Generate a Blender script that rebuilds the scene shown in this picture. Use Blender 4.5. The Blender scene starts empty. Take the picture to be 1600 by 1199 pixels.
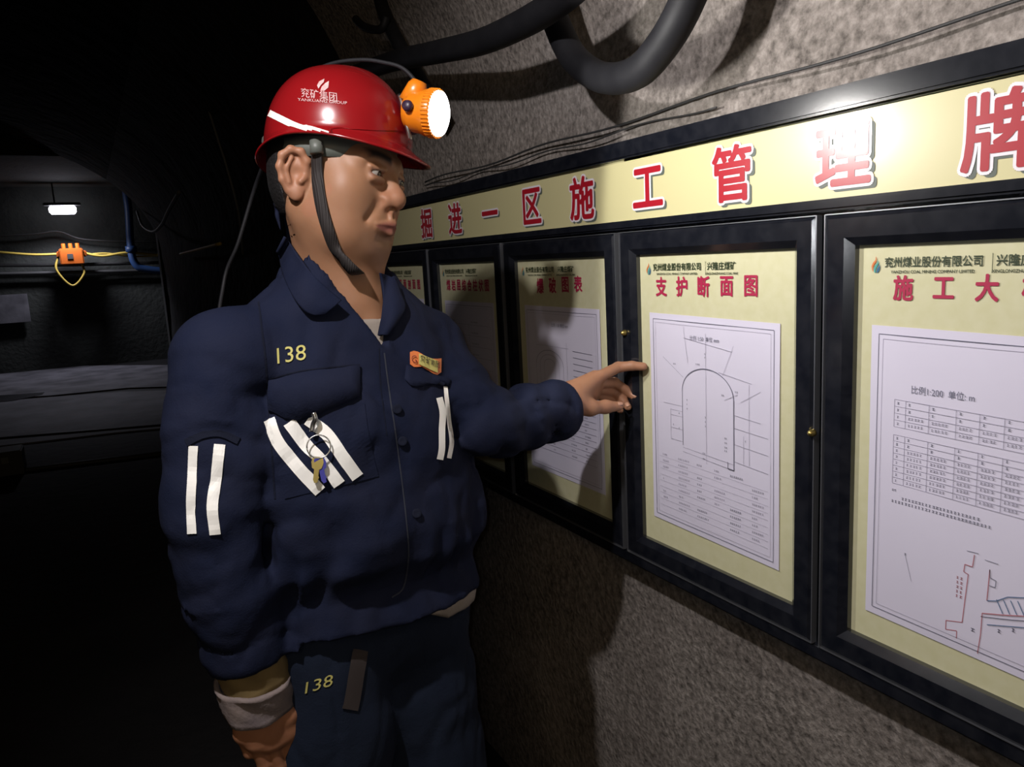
import bpy, bmesh, math, random
import numpy as np
from mathutils import Vector, Matrix
from mathutils.bvhtree import BVHTree
random.seed(7); rng = np.random.default_rng(7)
S = bpy.context.scene
COL = S.collection

# ------------------------------------------------------------------ camera
YAW, PITCH, ROLL, FPX = math.radians(28.34), math.radians(-9.35), math.radians(-2.98), 1200.0
CAM = np.array([0.0, 0.0, 1.48])
_f = np.array([math.sin(YAW)*math.cos(PITCH), math.cos(YAW)*math.cos(PITCH), math.sin(PITCH)])
_r0 = np.array([math.cos(YAW), -math.sin(YAW), 0.0]); _u0 = np.cross(_r0, _f)
_r = math.cos(ROLL)*_r0 + math.sin(ROLL)*_u0; _u = -math.sin(ROLL)*_r0 + math.cos(ROLL)*_u0
cd = bpy.data.cameras.new('camera'); cam = bpy.data.objects.new('camera', cd); COL.objects.link(cam)
cd.sensor_fit = 'HORIZONTAL'; cd.sensor_width = 36.0; cd.lens = 36.0*FPX/1600.0
cd.clip_start = 0.05; cd.clip_end = 200
cam.matrix_world = Matrix(((_r[0], _u[0], -_f[0], CAM[0]), (_r[1], _u[1], -_f[1], CAM[1]), (_r[2], _u[2], -_f[2], CAM[2]), (0, 0, 0, 1)))
S.camera = cam

# ------------------------------------------------------------------ world, lights, exposure
vs = S.view_settings
vs.view_transform = 'Standard'; vs.look = 'None'; vs.gamma = 1.0; vs.use_curve_mapping = False
vs.exposure = 0.0
w = bpy.data.worlds.new('mine_dark'); S.world = w; w.use_nodes = True
w.node_tree.nodes['Background'].inputs[0].default_value = (0.9, 0.75, 0.55, 1)
w.node_tree.nodes['Background'].inputs[1].default_value = 0.0006

def light(name, kind, loc, energy, color, size=0.02, target=None, spot=None, blend=0.3):
    d = bpy.data.lights.new(name, kind); d.energy = energy; d.color = color
    if kind == 'AREA': d.size = size
    else: d.shadow_soft_size = size
    if spot: d.spot_size = math.radians(spot); d.spot_blend = blend
    o = bpy.data.objects.new(name, d); COL.objects.link(o); o.location = loc
    if target is not None:
        o.rotation_euler = (Vector(target)-Vector(loc)).to_track_quat('-Z', 'Y').to_euler()
    return o
# the lamp of a second miner standing behind the photographer, aimed at the board
light('miner_lamp', 'SPOT', (-0.13, 0.52, 2.05), 40, (1.0, 0.95, 0.96), 0.018, (.80, .95, 1.2), 112, 0.5)
# weak flash beside the phone's lens
light('phone_flash', 'SPOT', (-0.012, 0.0, 1.495), 3.3, (0.93, 0.96, 1.0), 0.004, (0.55, 1.02, 1.25), 95, 0.6)
# warm tunnel lamps behind the photographer
light('tunnel_glow', 'AREA', (-1.2, -1.8, 2.6), 12, (1.0, 0.72, 0.42), 1.2, (0.6, 1.2, 1.0))
# ceiling lamp in the far cross-cut
light('cross_cut_glow', 'SPOT', (-0.80, 12.9, 2.36), 90, (0.86, 0.86, 1.0), 0.12, (-0.80, 12.75, 0.0), 146, .35)

# ------------------------------------------------------------------ helpers
def ray(px, py):
    d = _f + ((px-800.0)/FPX)*_r - ((py-599.5)/FPX)*_u
    return d
FH = np.array([math.sin(YAW), math.cos(YAW), 0.0])
def W(px, py, h):                       # a point at horizontal forward distance h
    d = ray(px, py); return CAM + d*(h/(d@FH))
K = 0.86                                 # distance from the camera to the face of the notice board
def onx(px, py, x):                     # a point in the plane parallel to the right wall, x in units of that distance
    d = ray(px, py); return CAM + d*(x*K/d[0])
def onz(px, py, z):
    d = ray(px, py); return CAM + d*((z-CAM[2])/d[2])

MATS = {}
def mat(name, col=(0.5, 0.5, 0.5), rough=0.6, metal=0.0, noise=None, bump=None, coat=0.0, emit=None, coat_rough=0.1, attr=None, spec=0.5, detail=6, sss=0.0, sheen=0.0):
    m = bpy.data.materials.new(name); m.use_nodes = True; nt = m.node_tree
    b = nt.nodes['Principled BSDF']
    b.inputs['Base Color'].default_value = (*col, 1); b.inputs['Roughness'].default_value = rough
    b.inputs['Metallic'].default_value = metal; b.inputs['Coat Weight'].default_value = coat
    b.inputs['Coat Roughness'].default_value = coat_rough
    b.inputs['Specular IOR Level'].default_value = spec
    if sheen: b.inputs['Sheen Weight'].default_value = sheen
    if sss:
        b.inputs['Subsurface Weight'].default_value = sss; b.inputs['Subsurface Radius'].default_value = (0.01, 0.004, 0.002)
        b.inputs['Subsurface Scale'].default_value = 0.6
    if emit:
        b.inputs['Emission Color'].default_value = (*emit[0], 1); b.inputs['Emission Strength'].default_value = emit[1]
    tc = nt.nodes.new('ShaderNodeTexCoord')
    base = None
    if attr:
        a = nt.nodes.new('ShaderNodeAttribute'); a.attribute_name = attr; base = a.outputs['Color']
        nt.links.new(base, b.inputs['Base Color'])
    if noise:                            # (scale, strength, colour2)
        n = nt.nodes.new('ShaderNodeTexNoise'); n.inputs['Scale'].default_value = noise[0]; n.inputs['Detail'].default_value = detail
        nt.links.new(tc.outputs['Object'], n.inputs['Vector'])
        r = nt.nodes.new('ShaderNodeMapRange'); r.inputs[1].default_value = 0.35; r.inputs[2].default_value = 0.68
        nt.links.new(n.outputs['Fac'], r.inputs[0])
        x = nt.nodes.new('ShaderNodeMixRGB'); x.inputs[1].default_value = (*col, 1); x.inputs[2].default_value = (*noise[2], 1)
        if base is not None:
            nt.links.new(base, x.inputs[1]); x.blend_type = 'MULTIPLY'
        s = nt.nodes.new('ShaderNodeMath'); s.operation = 'MULTIPLY'; s.inputs[1].default_value = noise[1]
        nt.links.new(r.outputs[0], s.inputs[0]); nt.links.new(s.outputs[0], x.inputs[0])
        nt.links.new(x.outputs[0], b.inputs['Base Color'])
    if bump:                             # list of (kind, scale, strength, distance)
        prev = None
        for kind, sc, st, di in bump:
            t = nt.nodes.new({'noise': 'ShaderNodeTexNoise', 'voronoi': 'ShaderNodeTexVoronoi', 'wave': 'ShaderNodeTexWave'}[kind])
            t.inputs['Scale'].default_value = sc
            if kind == 'noise': t.inputs['Detail'].default_value = 5
            nt.links.new(tc.outputs['Object'], t.inputs['Vector'])
            bn = nt.nodes.new('ShaderNodeBump'); bn.inputs['Strength'].default_value = st; bn.inputs['Distance'].default_value = di
            nt.links.new(t.outputs['Distance' if kind == 'voronoi' else 'Fac'], bn.inputs['Height'])
            if prev: nt.links.new(prev, bn.inputs['Normal'])
            prev = bn.outputs['Normal']
        nt.links.new(prev, b.inputs['Normal'])
    MATS[name] = m
    return m

def link(name, me, m=None, parent=None, smooth=False, local=None):
    o = bpy.data.objects.new(name, me); COL.objects.link(o)
    if m is not None:
        for k in (m if isinstance(m, (list, tuple)) else [m]): me.materials.append(k)
    if smooth:
        me.polygons.foreach_set('use_smooth', np.ones(len(me.polygons), dtype=bool)); me.update()
    if parent is not None:
        o.parent = parent
        if local is None:               # geometry was written in world coordinates
            o.matrix_parent_inverse = Matrix.Identity(4)
            o.matrix_basis = WORLD[parent.name].inverted() if parent.name in WORLD else Matrix.Identity(4)
    WORLD[o.name] = Matrix.Identity(4) if local is None else None
    return o
WORLD = {}
def empty(name, loc=(0, 0, 0), rot=None):
    o = bpy.data.objects.new(name, None); COL.objects.link(o)
    o.empty_display_size = 0.1
    M = Matrix.Translation(Vector(loc))
    if rot is not None: M = M @ rot.to_4x4()
    o.matrix_basis = M; WORLD[o.name] = M
    return o
def tag(o, label=None, cat=None, group=None, kind=None):
    for k, v in (('label', label), ('category', cat), ('group', group), ('kind', kind)):
        if v: o[k] = v
    return o
def pymesh(name, v, f):
    me = bpy.data.meshes.new(name); me.from_pydata([tuple(map(float, p)) for p in v], [], [tuple(map(int, q)) for q in f]); me.update(); return me

class MB:                                # collects simple shapes into one mesh
    def __init__(s): s.v = []; s.f = []
    def box(s, lo, hi):
        n = len(s.v); x0, y0, z0 = lo; x1, y1, z1 = hi
        s.v += [(x0, y0, z0), (x1, y0, z0), (x1, y1, z0), (x0, y1, z0), (x0, y0, z1), (x1, y0, z1), (x1, y1, z1), (x0, y1, z1)]
        s.f += [tuple(n+i for i in q) for q in ((0, 3, 2, 1), (4, 5, 6, 7), (0, 1, 5, 4), (1, 2, 6, 5), (2, 3, 7, 6), (3, 0, 4, 7))]
        return s
    def quad(s, a, b, c, d):
        n = len(s.v); s.v += [a, b, c, d]; s.f.append((n, n+1, n+2, n+3)); return s
    def seg(s, a, b, wd, z):             # a flat ink line in a local xy plane
        a = np.array(a, float); b = np.array(b, float); d = b-a; L = np.hypot(*d)
        if L < 1e-9: return s
        n = np.array([-d[1], d[0]])/L*wd/2
        return s.quad(*[(p[0], p[1], z) for p in (a-n, b-n, b+n, a+n)])
    def poly(s, pts, z):
        n = len(s.v); s.v += [(p[0], p[1], z) for p in pts]; s.f.append(tuple(range(n, n+len(pts)))); return s
    def tube(s, pts, r, n=10, cap=True):
        pts = [np.array(p, float) for p in pts]; b0 = len(s.v); m = len(pts)
        rr = r if hasattr(r, '__len__') else [r]*m
        up = None
        for i, p in enumerate(pts):
            t = pts[min(i+1, m-1)]-pts[max(i-1, 0)]; t /= np.linalg.norm(t)+1e-12
            if up is None:
                up = np.cross(t, [0, 0, 1]) if abs(t[2]) < .9 else np.cross(t, [1, 0, 0])
            up = up-t*(up@t); up /= np.linalg.norm(up); sd = np.cross(t, up)
            for k in range(n):
                a = 2*math.pi*k/n; s.v.append(tuple(p+rr[i]*(math.cos(a)*up+math.sin(a)*sd)))
        for i in range(m-1):
            for k in range(n):
                k2 = (k+1) % n; s.f.append((b0+i*n+k, b0+i*n+k2, b0+(i+1)*n+k2, b0+(i+1)*n+k))
        if cap:
            s.f.append(tuple(b0+k for k in range(n))[::-1]); s.f.append(tuple(b0+(m-1)*n+k for k in range(n)))
        return s
    def lathe(s, prof, origin, axis, n=32):
        axis = np.array(axis, float); axis /= np.linalg.norm(axis); o = np.array(origin, float)
        a1 = np.cross(axis, [0, 0, 1]); a1 = a1/np.linalg.norm(a1) if np.linalg.norm(a1) > .05 else np.array([1., 0, 0]); a2 = np.cross(axis, a1)
        b0 = len(s.v)
        for (t, r) in prof:
            for k in range(n):
                a = 2*math.pi*k/n; s.v.append(tuple(o+axis*t+r*(math.cos(a)*a1+math.sin(a)*a2)))
        for i in range(len(prof)-1):
            for k in range(n):
                k2 = (k+1) % n; s.f.append((b0+i*n+k, b0+i*n+k2, b0+(i+1)*n+k2, b0+(i+1)*n+k))
        s.f.append(tuple(b0+k for k in range(n))[::-1]); m = (len(prof)-1)*n; s.f.append(tuple(b0+m+k for k in range(n)))
        return s
    def build(s, name, m=None, parent=None, smooth=False, bevel=0, local=None, seg=2):
        me = pymesh(name, s.v, s.f)
        bm = bmesh.new(); bm.from_mesh(me); bmesh.ops.recalc_face_normals(bm, faces=bm.faces) if len(s.f) < 60000 and not getattr(s, 'keep', False) else None
        if bevel: bmesh.ops.bevel(bm, geom=list(bm.edges), offset=bevel, segments=seg, affect='EDGES', clamp_overlap=True)
        bm.to_mesh(me); bm.free()
        return link(name, me, m, parent, smooth, local)

def spline(pts, n=12):                   # Catmull-Rom
    P = [np.array(p, float) for p in pts]; P = [2*P[0]-P[1]]+P+[2*P[-1]-P[-2]]; out = []
    for i in range(1, len(P)-2):
        for k in range(n):
            t = k/n; a, b, c, d = P[i-1:i+3]
            out.append(0.5*((2*b)+(-a+c)*t+(2*a-5*b+4*c-d)*t*t+(-a+3*b-3*c+d)*t**3))
    out.append(P[-2]); return out

# ------------------------------------------------------------------ signed distance fields -> smooth meshes
def unit(v): v = np.array(v, float); return v/np.linalg.norm(v)
class Field:
    def __init__(s): s.p = []; s.post = None
    def add(s, fn, c, R, k=0.01, op='u'): s.p.append((fn, np.array(c, float), R, k, op)); return s
    def cone(s, a, b, ra, rb, k=0.01, op='u'):
        a = np.array(a, float); b = np.array(b, float); ab = b-a; L2 = ab@ab+1e-12
        def fn(P):
            t = np.clip((P-a)@ab/L2, 0, 1); return np.linalg.norm(P-a-t[:, None]*ab, axis=1)-(ra+(rb-ra)*t)
        return s.add(fn, (a+b)/2, math.sqrt(L2)/2+max(ra, rb), k, op)
    def chain(s, pts, rs, k=0.008, op='u'):
        for i in range(len(pts)-1): s.cone(pts[i], pts[i+1], rs[i], rs[i+1], k, op)
        return s
    def ball(s, c, r, k=0.01, op='u'):
        c = np.array(c, float)
        return s.add(lambda P: np.linalg.norm(P-c, axis=1)-r, c, r, k, op)
    def ell(s, c, r, k=0.01, op='u', R=None):
        c = np.array(c, float); r = np.array(r, float); M = None if R is None else np.array(R, float)
        def fn(P):
            q = P-c
            if M is not None: q = q@M            # columns of M are the axes
            k0 = np.linalg.norm(q/r, axis=1); k1 = np.linalg.norm(q/(r*r), axis=1)+1e-9
            return k0*(k0-1.0)/k1
        return s.add(fn, c, r.max(), k, op)
    def ev(s, P, cull=None):
        d = np.full(len(P), 1.0)
        for fn, c, R, k, op in s.p:
            if cull is not None and np.linalg.norm(c-cull[0])-R > cull[1]+k+0.02: continue
            e = fn(P)
            if op == 'u':
                h = np.clip(0.5+0.5*(d-e)/k, 0, 1); d = d+(e-d)*h-k*h*(1-h)
            elif op == 's':
                h = np.clip(0.5-0.5*(d+e)/k, 0, 1); d = d+(-e-d)*h+k*h*(1-h)
            else:
                d = np.maximum(d, e)
        if s.post is not None: d = s.post(P, d)
        return d
def surface(F, lo, hi, h, B=20, slack=1.6):
    lo = np.array(lo, float); hi = np.array(hi, float)
    nb = np.ceil((hi-lo)/(h*B)).astype(int); N = nb*B+2
    cell_keys = []; cell_pos = []; quads = []
    g = np.arange(B+1)
    I, J, K = np.meshgrid(g, g, g, indexing='ij'); base = np.stack([I, J, K], -1).reshape(-1, 3)
    rad = math.sqrt(3)*h*B/2
    key = lambda q: (q[..., 0].astype(np.int64)*N[1]+q[..., 1])*N[2]+q[..., 2]
    for bi in range(nb[0]):
        for bj in range(nb[1]):
            for bk in range(nb[2]):
                o = np.array([bi, bj, bk])*B; c = lo+(o+B/2)*h
                dc = F.ev(c[None], (c, rad*slack))[0]
                if abs(dc) > rad*slack+0.012: continue
                d = F.ev(lo+(base+o)*h, (c, rad)).reshape(B+1, B+1, B+1)
                s = d < 0
                if s.all() or not s.any(): continue
                cnt = np.zeros((B, B, B)); acc = np.zeros((B, B, B, 3))
                for ax in range(3):
                    for u in (0, 1):
                        for v in (0, 1):
                            sl0 = [None]*3; sl1 = [None]*3; oth = [a for a in range(3) if a != ax]
                            sl0[ax] = slice(0, B); sl1[ax] = slice(1, B+1)
                            for a, q in zip(oth, (u, v)): sl0[a] = slice(q, q+B); sl1[a] = slice(q, q+B)
                            d0 = d[tuple(sl0)]; d1 = d[tuple(sl1)]; x = (d0 < 0) != (d1 < 0)
                            t = np.where(x, d0/np.where(x, d0-d1, 1), 0); cnt += x
                            pos = [None]*3; pos[ax] = t; pos[oth[0]] = float(u); pos[oth[1]] = float(v)
                            for a in range(3): acc[..., a] += np.where(x, pos[a], 0)
                idx = np.argwhere(cnt > 0)
                cell_keys.append(key(idx+o)); cell_pos.append(lo+(idx+o+acc[cnt > 0]/cnt[cnt > 0][:, None])*h)
                for ax in range(3):
                    oth = [(ax+1) % 3, (ax+2) % 3]
                    sl0 = [slice(0, B)]*3; sl1 = [slice(0, B)]*3; sl1[ax] = slice(1, B+1)
                    a0 = s[tuple(sl0)]; a1 = s[tuple(sl1)]
                    for flip in (0, 1):
                        e = np.argwhere(a0 & ~a1) if not flip else np.argwhere(~a0 & a1)
                        if len(e) == 0: continue
                        e = e+o; q = []
                        for du, dv in ((0, 0), (-1, 0), (-1, -1), (0, -1)):
                            z = e.copy(); z[:, oth[0]] += du; z[:, oth[1]] += dv; q.append(key(z))
                        q = np.stack(q, -1); quads.append(q[:, ::-1] if flip else q)
    keys = np.concatenate(cell_keys); pos = np.concatenate(cell_pos); srt = np.argsort(keys); keys = keys[srt]; pos = pos[srt]
    Q = np.concatenate(quads); ix = np.searchsorted(keys, Q); ix = np.clip(ix, 0, len(keys)-1)
    ok = (keys[ix] == Q).all(1)
    return pos, ix[ok]
def npmesh(name, V, Q):
    me = bpy.data.meshes.new(name); n = len(V); m = len(Q)
    me.vertices.add(n); me.vertices.foreach_set('co', V.astype(np.float32).ravel())
    me.loops.add(m*4); me.loops.foreach_set('vertex_index', Q.astype(np.int32).ravel())
    me.polygons.add(m); me.polygons.foreach_set('loop_start', np.arange(0, m*4, 4, dtype=np.int32))
    me.update(calc_edges=True); me.validate(); return me
def setcol(me, C):
    a = me.color_attributes.new('Col', 'FLOAT_COLOR', 'POINT')
    a.data.foreach_set('color', np.concatenate([C, np.ones((len(C), 1))], 1).astype(np.float32).ravel())
def waves(n, scale, seed):
    g = np.random.default_rng(seed); D = g.normal(size=(n, 3)); D /= np.linalg.norm(D, axis=1)[:, None]
    fr = scale*g.uniform(.6, 1.7, n); ph = g.uniform(0, 6.28, n)
    return lambda P: np.sin(P@(D*fr[:, None]).T+ph).mean(1)

def text_mesh(body, size, off=0.0, extrude=0.0, space=1.0, align='CENTER'):
    cu = bpy.data.curves.new('txt', 'FONT'); cu.body = body; cu.size = size; cu.offset = off; cu.extrude = extrude
    cu.align_x = align; cu.align_y = 'CENTER'; cu.space_character = space; cu.resolution_u = 3
    o = bpy.data.objects.new('txt', cu); COL.objects.link(o)
    dg = bpy.context.evaluated_depsgraph_get(); dg.update()
    me = bpy.data.meshes.new_from_object(o.evaluated_get(dg))
    bpy.data.objects.remove(o); bpy.data.curves.remove(cu)
    return me
def mesh_np(me):
    v = np.empty(len(me.vertices)*3); me.vertices.foreach_get('co', v); return v.reshape(-1, 3), [tuple(p.vertices) for p in me.polygons]
def add_text(mb, body, size, cx, cy, z, off=0.0, sx=1.0, centre=True):
    me = text_mesh(body, size); v, f = mesh_np(me); bpy.data.meshes.remove(me)
    if len(v) == 0: return
    v[:, 0] *= sx
    if centre: v[:, :2] -= (v[:, :2].min(0)+v[:, :2].max(0))/2
    k = 0 if off == 0 else (8 if off < .003 else 16)       # a bolder stroke: the glyph laid around itself
    sh = [(0, 0)]+[(off*math.cos(6.2832*i/k), off*math.sin(6.2832*i/k)) for i in range(k)]
    if k == 16: sh += [(off*.5*math.cos(6.2832*i/8), off*.5*math.sin(6.2832*i/8)) for i in range(8)]
    for i, (dx, dy) in enumerate(sh):
        n = len(mb.v); mb.v += [(p[0]+cx+dx, p[1]+cy+dy, z+i*4e-6) for p in v]; mb.f += [tuple(n+q_ for q_ in q) for q in f]
    mb.keep = True
def bvh_of(*obs):
    vs_, fs_ = [], []
    for o in obs:
        v, f = mesh_np(o.data); n = len(vs_); vs_ += [tuple(p) for p in v]; fs_ += [tuple(n+i for i in q) for q in f]
    return BVHTree.FromPolygons([Vector(p) for p in vs_], fs_)
def shoot(bvh, px, py, off=0.0015):
    d = Vector(ray(px, py)); hit = bvh.ray_cast(Vector(CAM), d.normalized(), 4)
    if hit[0] is None: return None
    n = hit[1] if hit[1].dot(d) < 0 else -hit[1]
    return np.array(hit[0]+n*off)
def grid_patch(bvh, rows, off=0.002, thick=0.0012):
    """rows: list of lists of pixels laid on a surface; returns V,F of a thin slab lying on it"""
    P = [[shoot(bvh, *p, off) for p in r] for r in rows]
    last = None; h = [p for r in P for p in r if p is not None]
    for i, r in enumerate(P):
        for j, p in enumerate(r):
            if p is None:
                d = ray(*rows[i][j]); ref = last if last is not None else h[0]
                P[i][j] = CAM+d*((ref-CAM)@FH/(d@FH))
            last = P[i][j]
    P = np.array(P); nr, nc = P.shape[:2]
    view = unit(P.reshape(-1, 3).mean(0)-CAM)
    V = np.concatenate([P.reshape(-1, 3), P.reshape(-1, 3)+view*thick]); F = []
    M = nr*nc
    for i in range(nr-1):
        for j in range(nc-1):
            a = i*nc+j; F.append((a, a+1, a+nc+1, a+nc)); F.append((M+a, M+a+nc, M+a+nc+1, M+a+1))
    rim = [i for i in range(nc)]+[r*nc+nc-1 for r in range(1, nr)]+[(nr-1)*nc+c for c in range(nc-2, -1, -1)]+[r*nc for r in range(nr-2, 0, -1)]
    for i in range(len(rim)):
        a, b = rim[i], rim[(i+1) % len(rim)]; F.append((a, M+a, M+b, b))
    return V, F
def strip_rows(pts, wd, n=6, across=4):
    P = spline([np.array(p, float) for p in pts], n); rows = []
    for i, p in enumerate(P):
        t = P[min(i+1, len(P)-1)]-P[max(i-1, 0)]; t /= np.linalg.norm(t)+1e-9; nn = np.array([-t[1], t[0]])
        rows.append([tuple(p+nn*wd*(k/across-.5)) for k in range(across+1)])
    return rows
def decal_text(bvh, name, body, m, parent, c, ex, ey, off=0.0018, bold=0.0):
    me = text_mesh(body, 1.0, bold); v, f = mesh_np(me); bpy.data.meshes.remove(me)
    v[:, :2] -= (v[:, :2].min(0)+v[:, :2].max(0))/2
    out = []
    for p in v:
        q = np.array(c)+p[0]*np.array(ex)+p[1]*np.array(ey); s = shoot(bvh, q[0], q[1], off)
        out.append(s if s is not None else (out[-1] if out else W(q[0], q[1], 1.0)))
    return link(name, pymesh(name, out, f), m, parent)

# ------------------------------------------------------------------ materials
def shotcrete(name, c1, c2, c3):
    m = bpy.data.materials.new(name); m.use_nodes = True; nt = m.node_tree; b = nt.nodes['Principled BSDF']
    tc = nt.nodes.new('ShaderNodeTexCoord')
    def tex(kind, sc, det=8):
        t = nt.nodes.new(kind); t.inputs['Scale'].default_value = sc
        if 'Noise' in kind: t.inputs['Detail'].default_value = det; t.inputs['Roughness'].default_value = .62
        nt.links.new(tc.outputs['Object'], t.inputs['Vector']); return t
    n1 = tex('ShaderNodeTexNoise', 3.0); n2 = tex('ShaderNodeTexNoise', 75.0, 4); n3 = tex('ShaderNodeTexVoronoi', 95.0)
    r = nt.nodes.new('ShaderNodeValToRGB'); e = r.color_ramp.elements
    e[0].position = .33; e[0].color = (*c1, 1); e[1].position = .70; e[1].color = (*c3, 1)
    k = e.new(.52); k.color = (*c2, 1)
    mx = nt.nodes.new('ShaderNodeMath'); mx.operation = 'MULTIPLY_ADD'; mx.inputs[1].default_value = .35
    s2 = nt.nodes.new('ShaderNodeMath'); s2.operation = 'MULTIPLY'; s2.inputs[1].default_value = .65
    nt.links.new(n2.outputs['Fac'], s2.inputs[0]); nt.links.new(n1.outputs['Fac'], mx.inputs[0]); nt.links.new(s2.outputs[0], mx.inputs[2])
    nt.links.new(mx.outputs[0], r.inputs[0]); nt.links.new(r.outputs[0], b.inputs['Base Color'])
    b.inputs['Roughness'].default_value = .93; b.inputs['Specular IOR Level'].default_value = .2
    b1 = nt.nodes.new('ShaderNodeBump'); b1.inputs['Strength'].default_value = .75; b1.inputs['Distance'].default_value = .006
    nt.links.new(n2.outputs['Fac'], b1.inputs['Height'])
    b2 = nt.nodes.new('ShaderNodeBump'); b2.inputs['Strength'].default_value = .35; b2.inputs['Distance'].default_value = .004
    nt.links.new(n3.outputs['Distance'], b2.inputs['Height']); nt.links.new(b1.outputs[0], b2.inputs['Normal'])
    nt.links.new(b2.outputs[0], b.inputs['Normal']); MATS[name] = m; return m
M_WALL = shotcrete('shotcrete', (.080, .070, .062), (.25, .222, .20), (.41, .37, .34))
M_DARKW = mat('dark_wall', (.007, .007, .0075), .9, noise=(7, .8, (.013, .0125, .012)), bump=[('noise', 11, .7, .03), ('noise', 50, .5, .008)], spec=.25)  # for the wall past the lit stretch; its darkness is put into the colour
M_FAR = mat('far_wall', (.030, .033, .029), .9, noise=(1.6, .9, (.010, .011, .010)), bump=[('noise', 14, .6, .03)])
M_FLOOR = mat('coal_floor', (.010, .0095, .010), .85, noise=(1.3, .9, (.022, .021, .023)), bump=[('noise', 9, .5, .02), ('noise', 60, .4, .006)], spec=.25)
M_SLAB = mat('pale_floor', (.17, .165, .185), .8, noise=(2.5, .9, (.05, .048, .055)), bump=[('noise', 12, .4, .01)], spec=.3)
M_WET = mat('wet_mud', (.02, .02, .024), .25, noise=(3, .7, (.05, .05, .055)))
M_CEIL = mat('dark_roof', (.005, .005, .0055), .95, noise=(3, .8, (.0025, .0025, .0025)), bump=[('noise', 6, .7, .05)], spec=.1)  # near-black colour keeps the roof dark under the lamps
M_BLACK = mat('black_lacquer', (.006, .007, .011), .16, coat=.8, coat_rough=.21, noise=(40, .7, (.016, .017, .022)), bump=[('noise', 220, .05, .001), ('noise', 9, .06, .004)])
M_BLACKD = mat('black_gap', (.004, .004, .005), .6)
M_ALU = mat('bright_edge', (.55, .57, .62), .28, .9)
M_YEL = mat('cream_print', (.575, .555, .345), .42, coat=.2, coat_rough=.25, noise=(55, .5, (.64, .62, .43)))
M_BAN = mat('banner_cream', (.60, .555, .30), .42, coat=.5, coat_rough=.25)
M_RED = mat('banner_red', (.38, .008, .020), .45, coat=.5, coat_rough=.25)
M_WHITE = mat('white_print', (.80, .76, .80), .4, coat=.5, coat_rough=.25)
M_GREYSH = mat('grey_print', (.10, .12, .10), .5)
M_PAPER = mat('paper', (.64, .61, .73), .55, noise=(14, .25, (.68, .655, .77)), bump=[('noise', 7, .15, .004)], spec=.3)
M_INK = mat('ink_grey', (.16, .16, .22), .7)
M_INKL = mat('ink_light', (.36, .34, .43), .7)
M_INKR = mat('ink_red', (.42, .15, .18), .7)
M_INKB = mat('ink_blue', (.10, .16, .28), .7)
M_HEAD = mat('magenta_print', (.38, .018, .065), .5)
M_TXT = mat('dark_green_print', (.03, .045, .02), .5)
M_ORG = mat('flame_orange', (.65, .18, .05), .5); M_TEAL = mat('flame_teal', (.05, .32, .30), .5); M_NAVYP = mat('flame_blue', (.03, .12, .22), .5)
M_HOSE = mat('black_rubber', (.0085, .0085, .0105), .6, spec=.28, noise=(20, .7, (.015, .015, .0175)), bump=[('noise', 60, .2, .002)])
M_SKIN = mat('skin', (.5, .3, .2), .5, attr='Col', bump=[('noise', 160, .12, .001)], sss=.12, spec=.35, noise=(50, .25, (.80, .72, .68)))
M_EYE = mat('eye_white', (.33, .30, .27), .25); M_IRIS = mat('iris', (.02, .012, .008), .12)
M_HAIR = mat('black_hair', (.010, .009, .009), .55, bump=[('noise', 260, .6, .003)])
M_NAVY = mat('navy_cotton', (.0080, .0115, .030), .85, noise=(16, .6, (.0145, .017, .035)), bump=[('noise', 420, .35, .0012), ('noise', 45, .30, .004)], spec=.12)
M_NAVY2 = mat('navy_cotton_dark', (.0045, .0065, .017), .88, noise=(18, .5, (.008, .010, .021)), bump=[('noise', 400, .35, .0012)], spec=.2)
M_SEAM = mat('seam_thread', (.022, .026, .042), .8)
M_TROU = mat('navy_trousers', (.0075, .0125, .027), .9, noise=(10, .55, (.012, .018, .034)), bump=[('noise', 400, .35, .0012), ('noise', 30, .35, .006)], spec=.2)
M_PATCH = mat('brown_patch', (.035, .026, .024), .9)
M_REFL = mat('retroreflective_tape', (.93, .92, .86), .35, bump=[('noise', 300, .1, .0005)], spec=.6)
M_THREAD = mat('yellow_thread', (.52, .47, .14), .7)
M_BEIGE = mat('undershirt_grey', (.30, .26, .22), .9, noise=(30, .5, (.22, .18, .15)), bump=[('noise', 300, .3, .001)])
M_OCHRE = mat('ochre_lining', (.16, .11, .04), .9, noise=(30, .5, (.11, .075, .03)))
M_CUFF = mat('dusty_beige_cuff', (.24, .19, .17), .95, noise=(22, .8, (.12, .10, .11)), bump=[('noise', 250, .4, .0015)])
M_HELM = mat('red_plastic', (.235, .006, .008), .24, coat=.25, coat_rough=.12, noise=(11, .35, (.17, .005, .007)), bump=[('noise', 5, .04, .004)])
M_HELMW = mat('worn_white_print', (.62, .45, .44), .5, noise=(90, .6, (.5, .12, .12)))
M_STRAP = mat('brown_webbing', (.016, .012, .011), .75, bump=[('wave', 120, .5, .001)])
M_GREYP = mat('grey_plastic', (.10, .11, .095), .5)
M_ORANGE = mat('orange_plastic', (.72, .20, .008), .32, coat=.2)
M_LENS = mat('lit_lens', (.9, .9, .9), .2, emit=((1.0, .97, .92), 9.0))
M_KNOB = mat('dark_knob', (.03, .015, .035), .4)
M_STEEL = mat('steel', (.45, .44, .42), .3, 1.0)
M_BRASS = mat('brass', (.42, .32, .10), .35, .9)
M_KEYB = mat('blue_plastic', (.06, .06, .32), .4)
M_BOOT = mat('rubber_boot', (.012, .012, .012), .5)
M_BLUEP = mat('blue_pipe', (.012, .040, .12), .5)
M_YCAB = mat('yellow_cable', (.45, .32, .05), .6)
M_DCAB = mat('dark_cable', (.035, .035, .035), .6)
M_GCAB = mat('grey_wire', (.10, .10, .10), .6)
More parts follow.
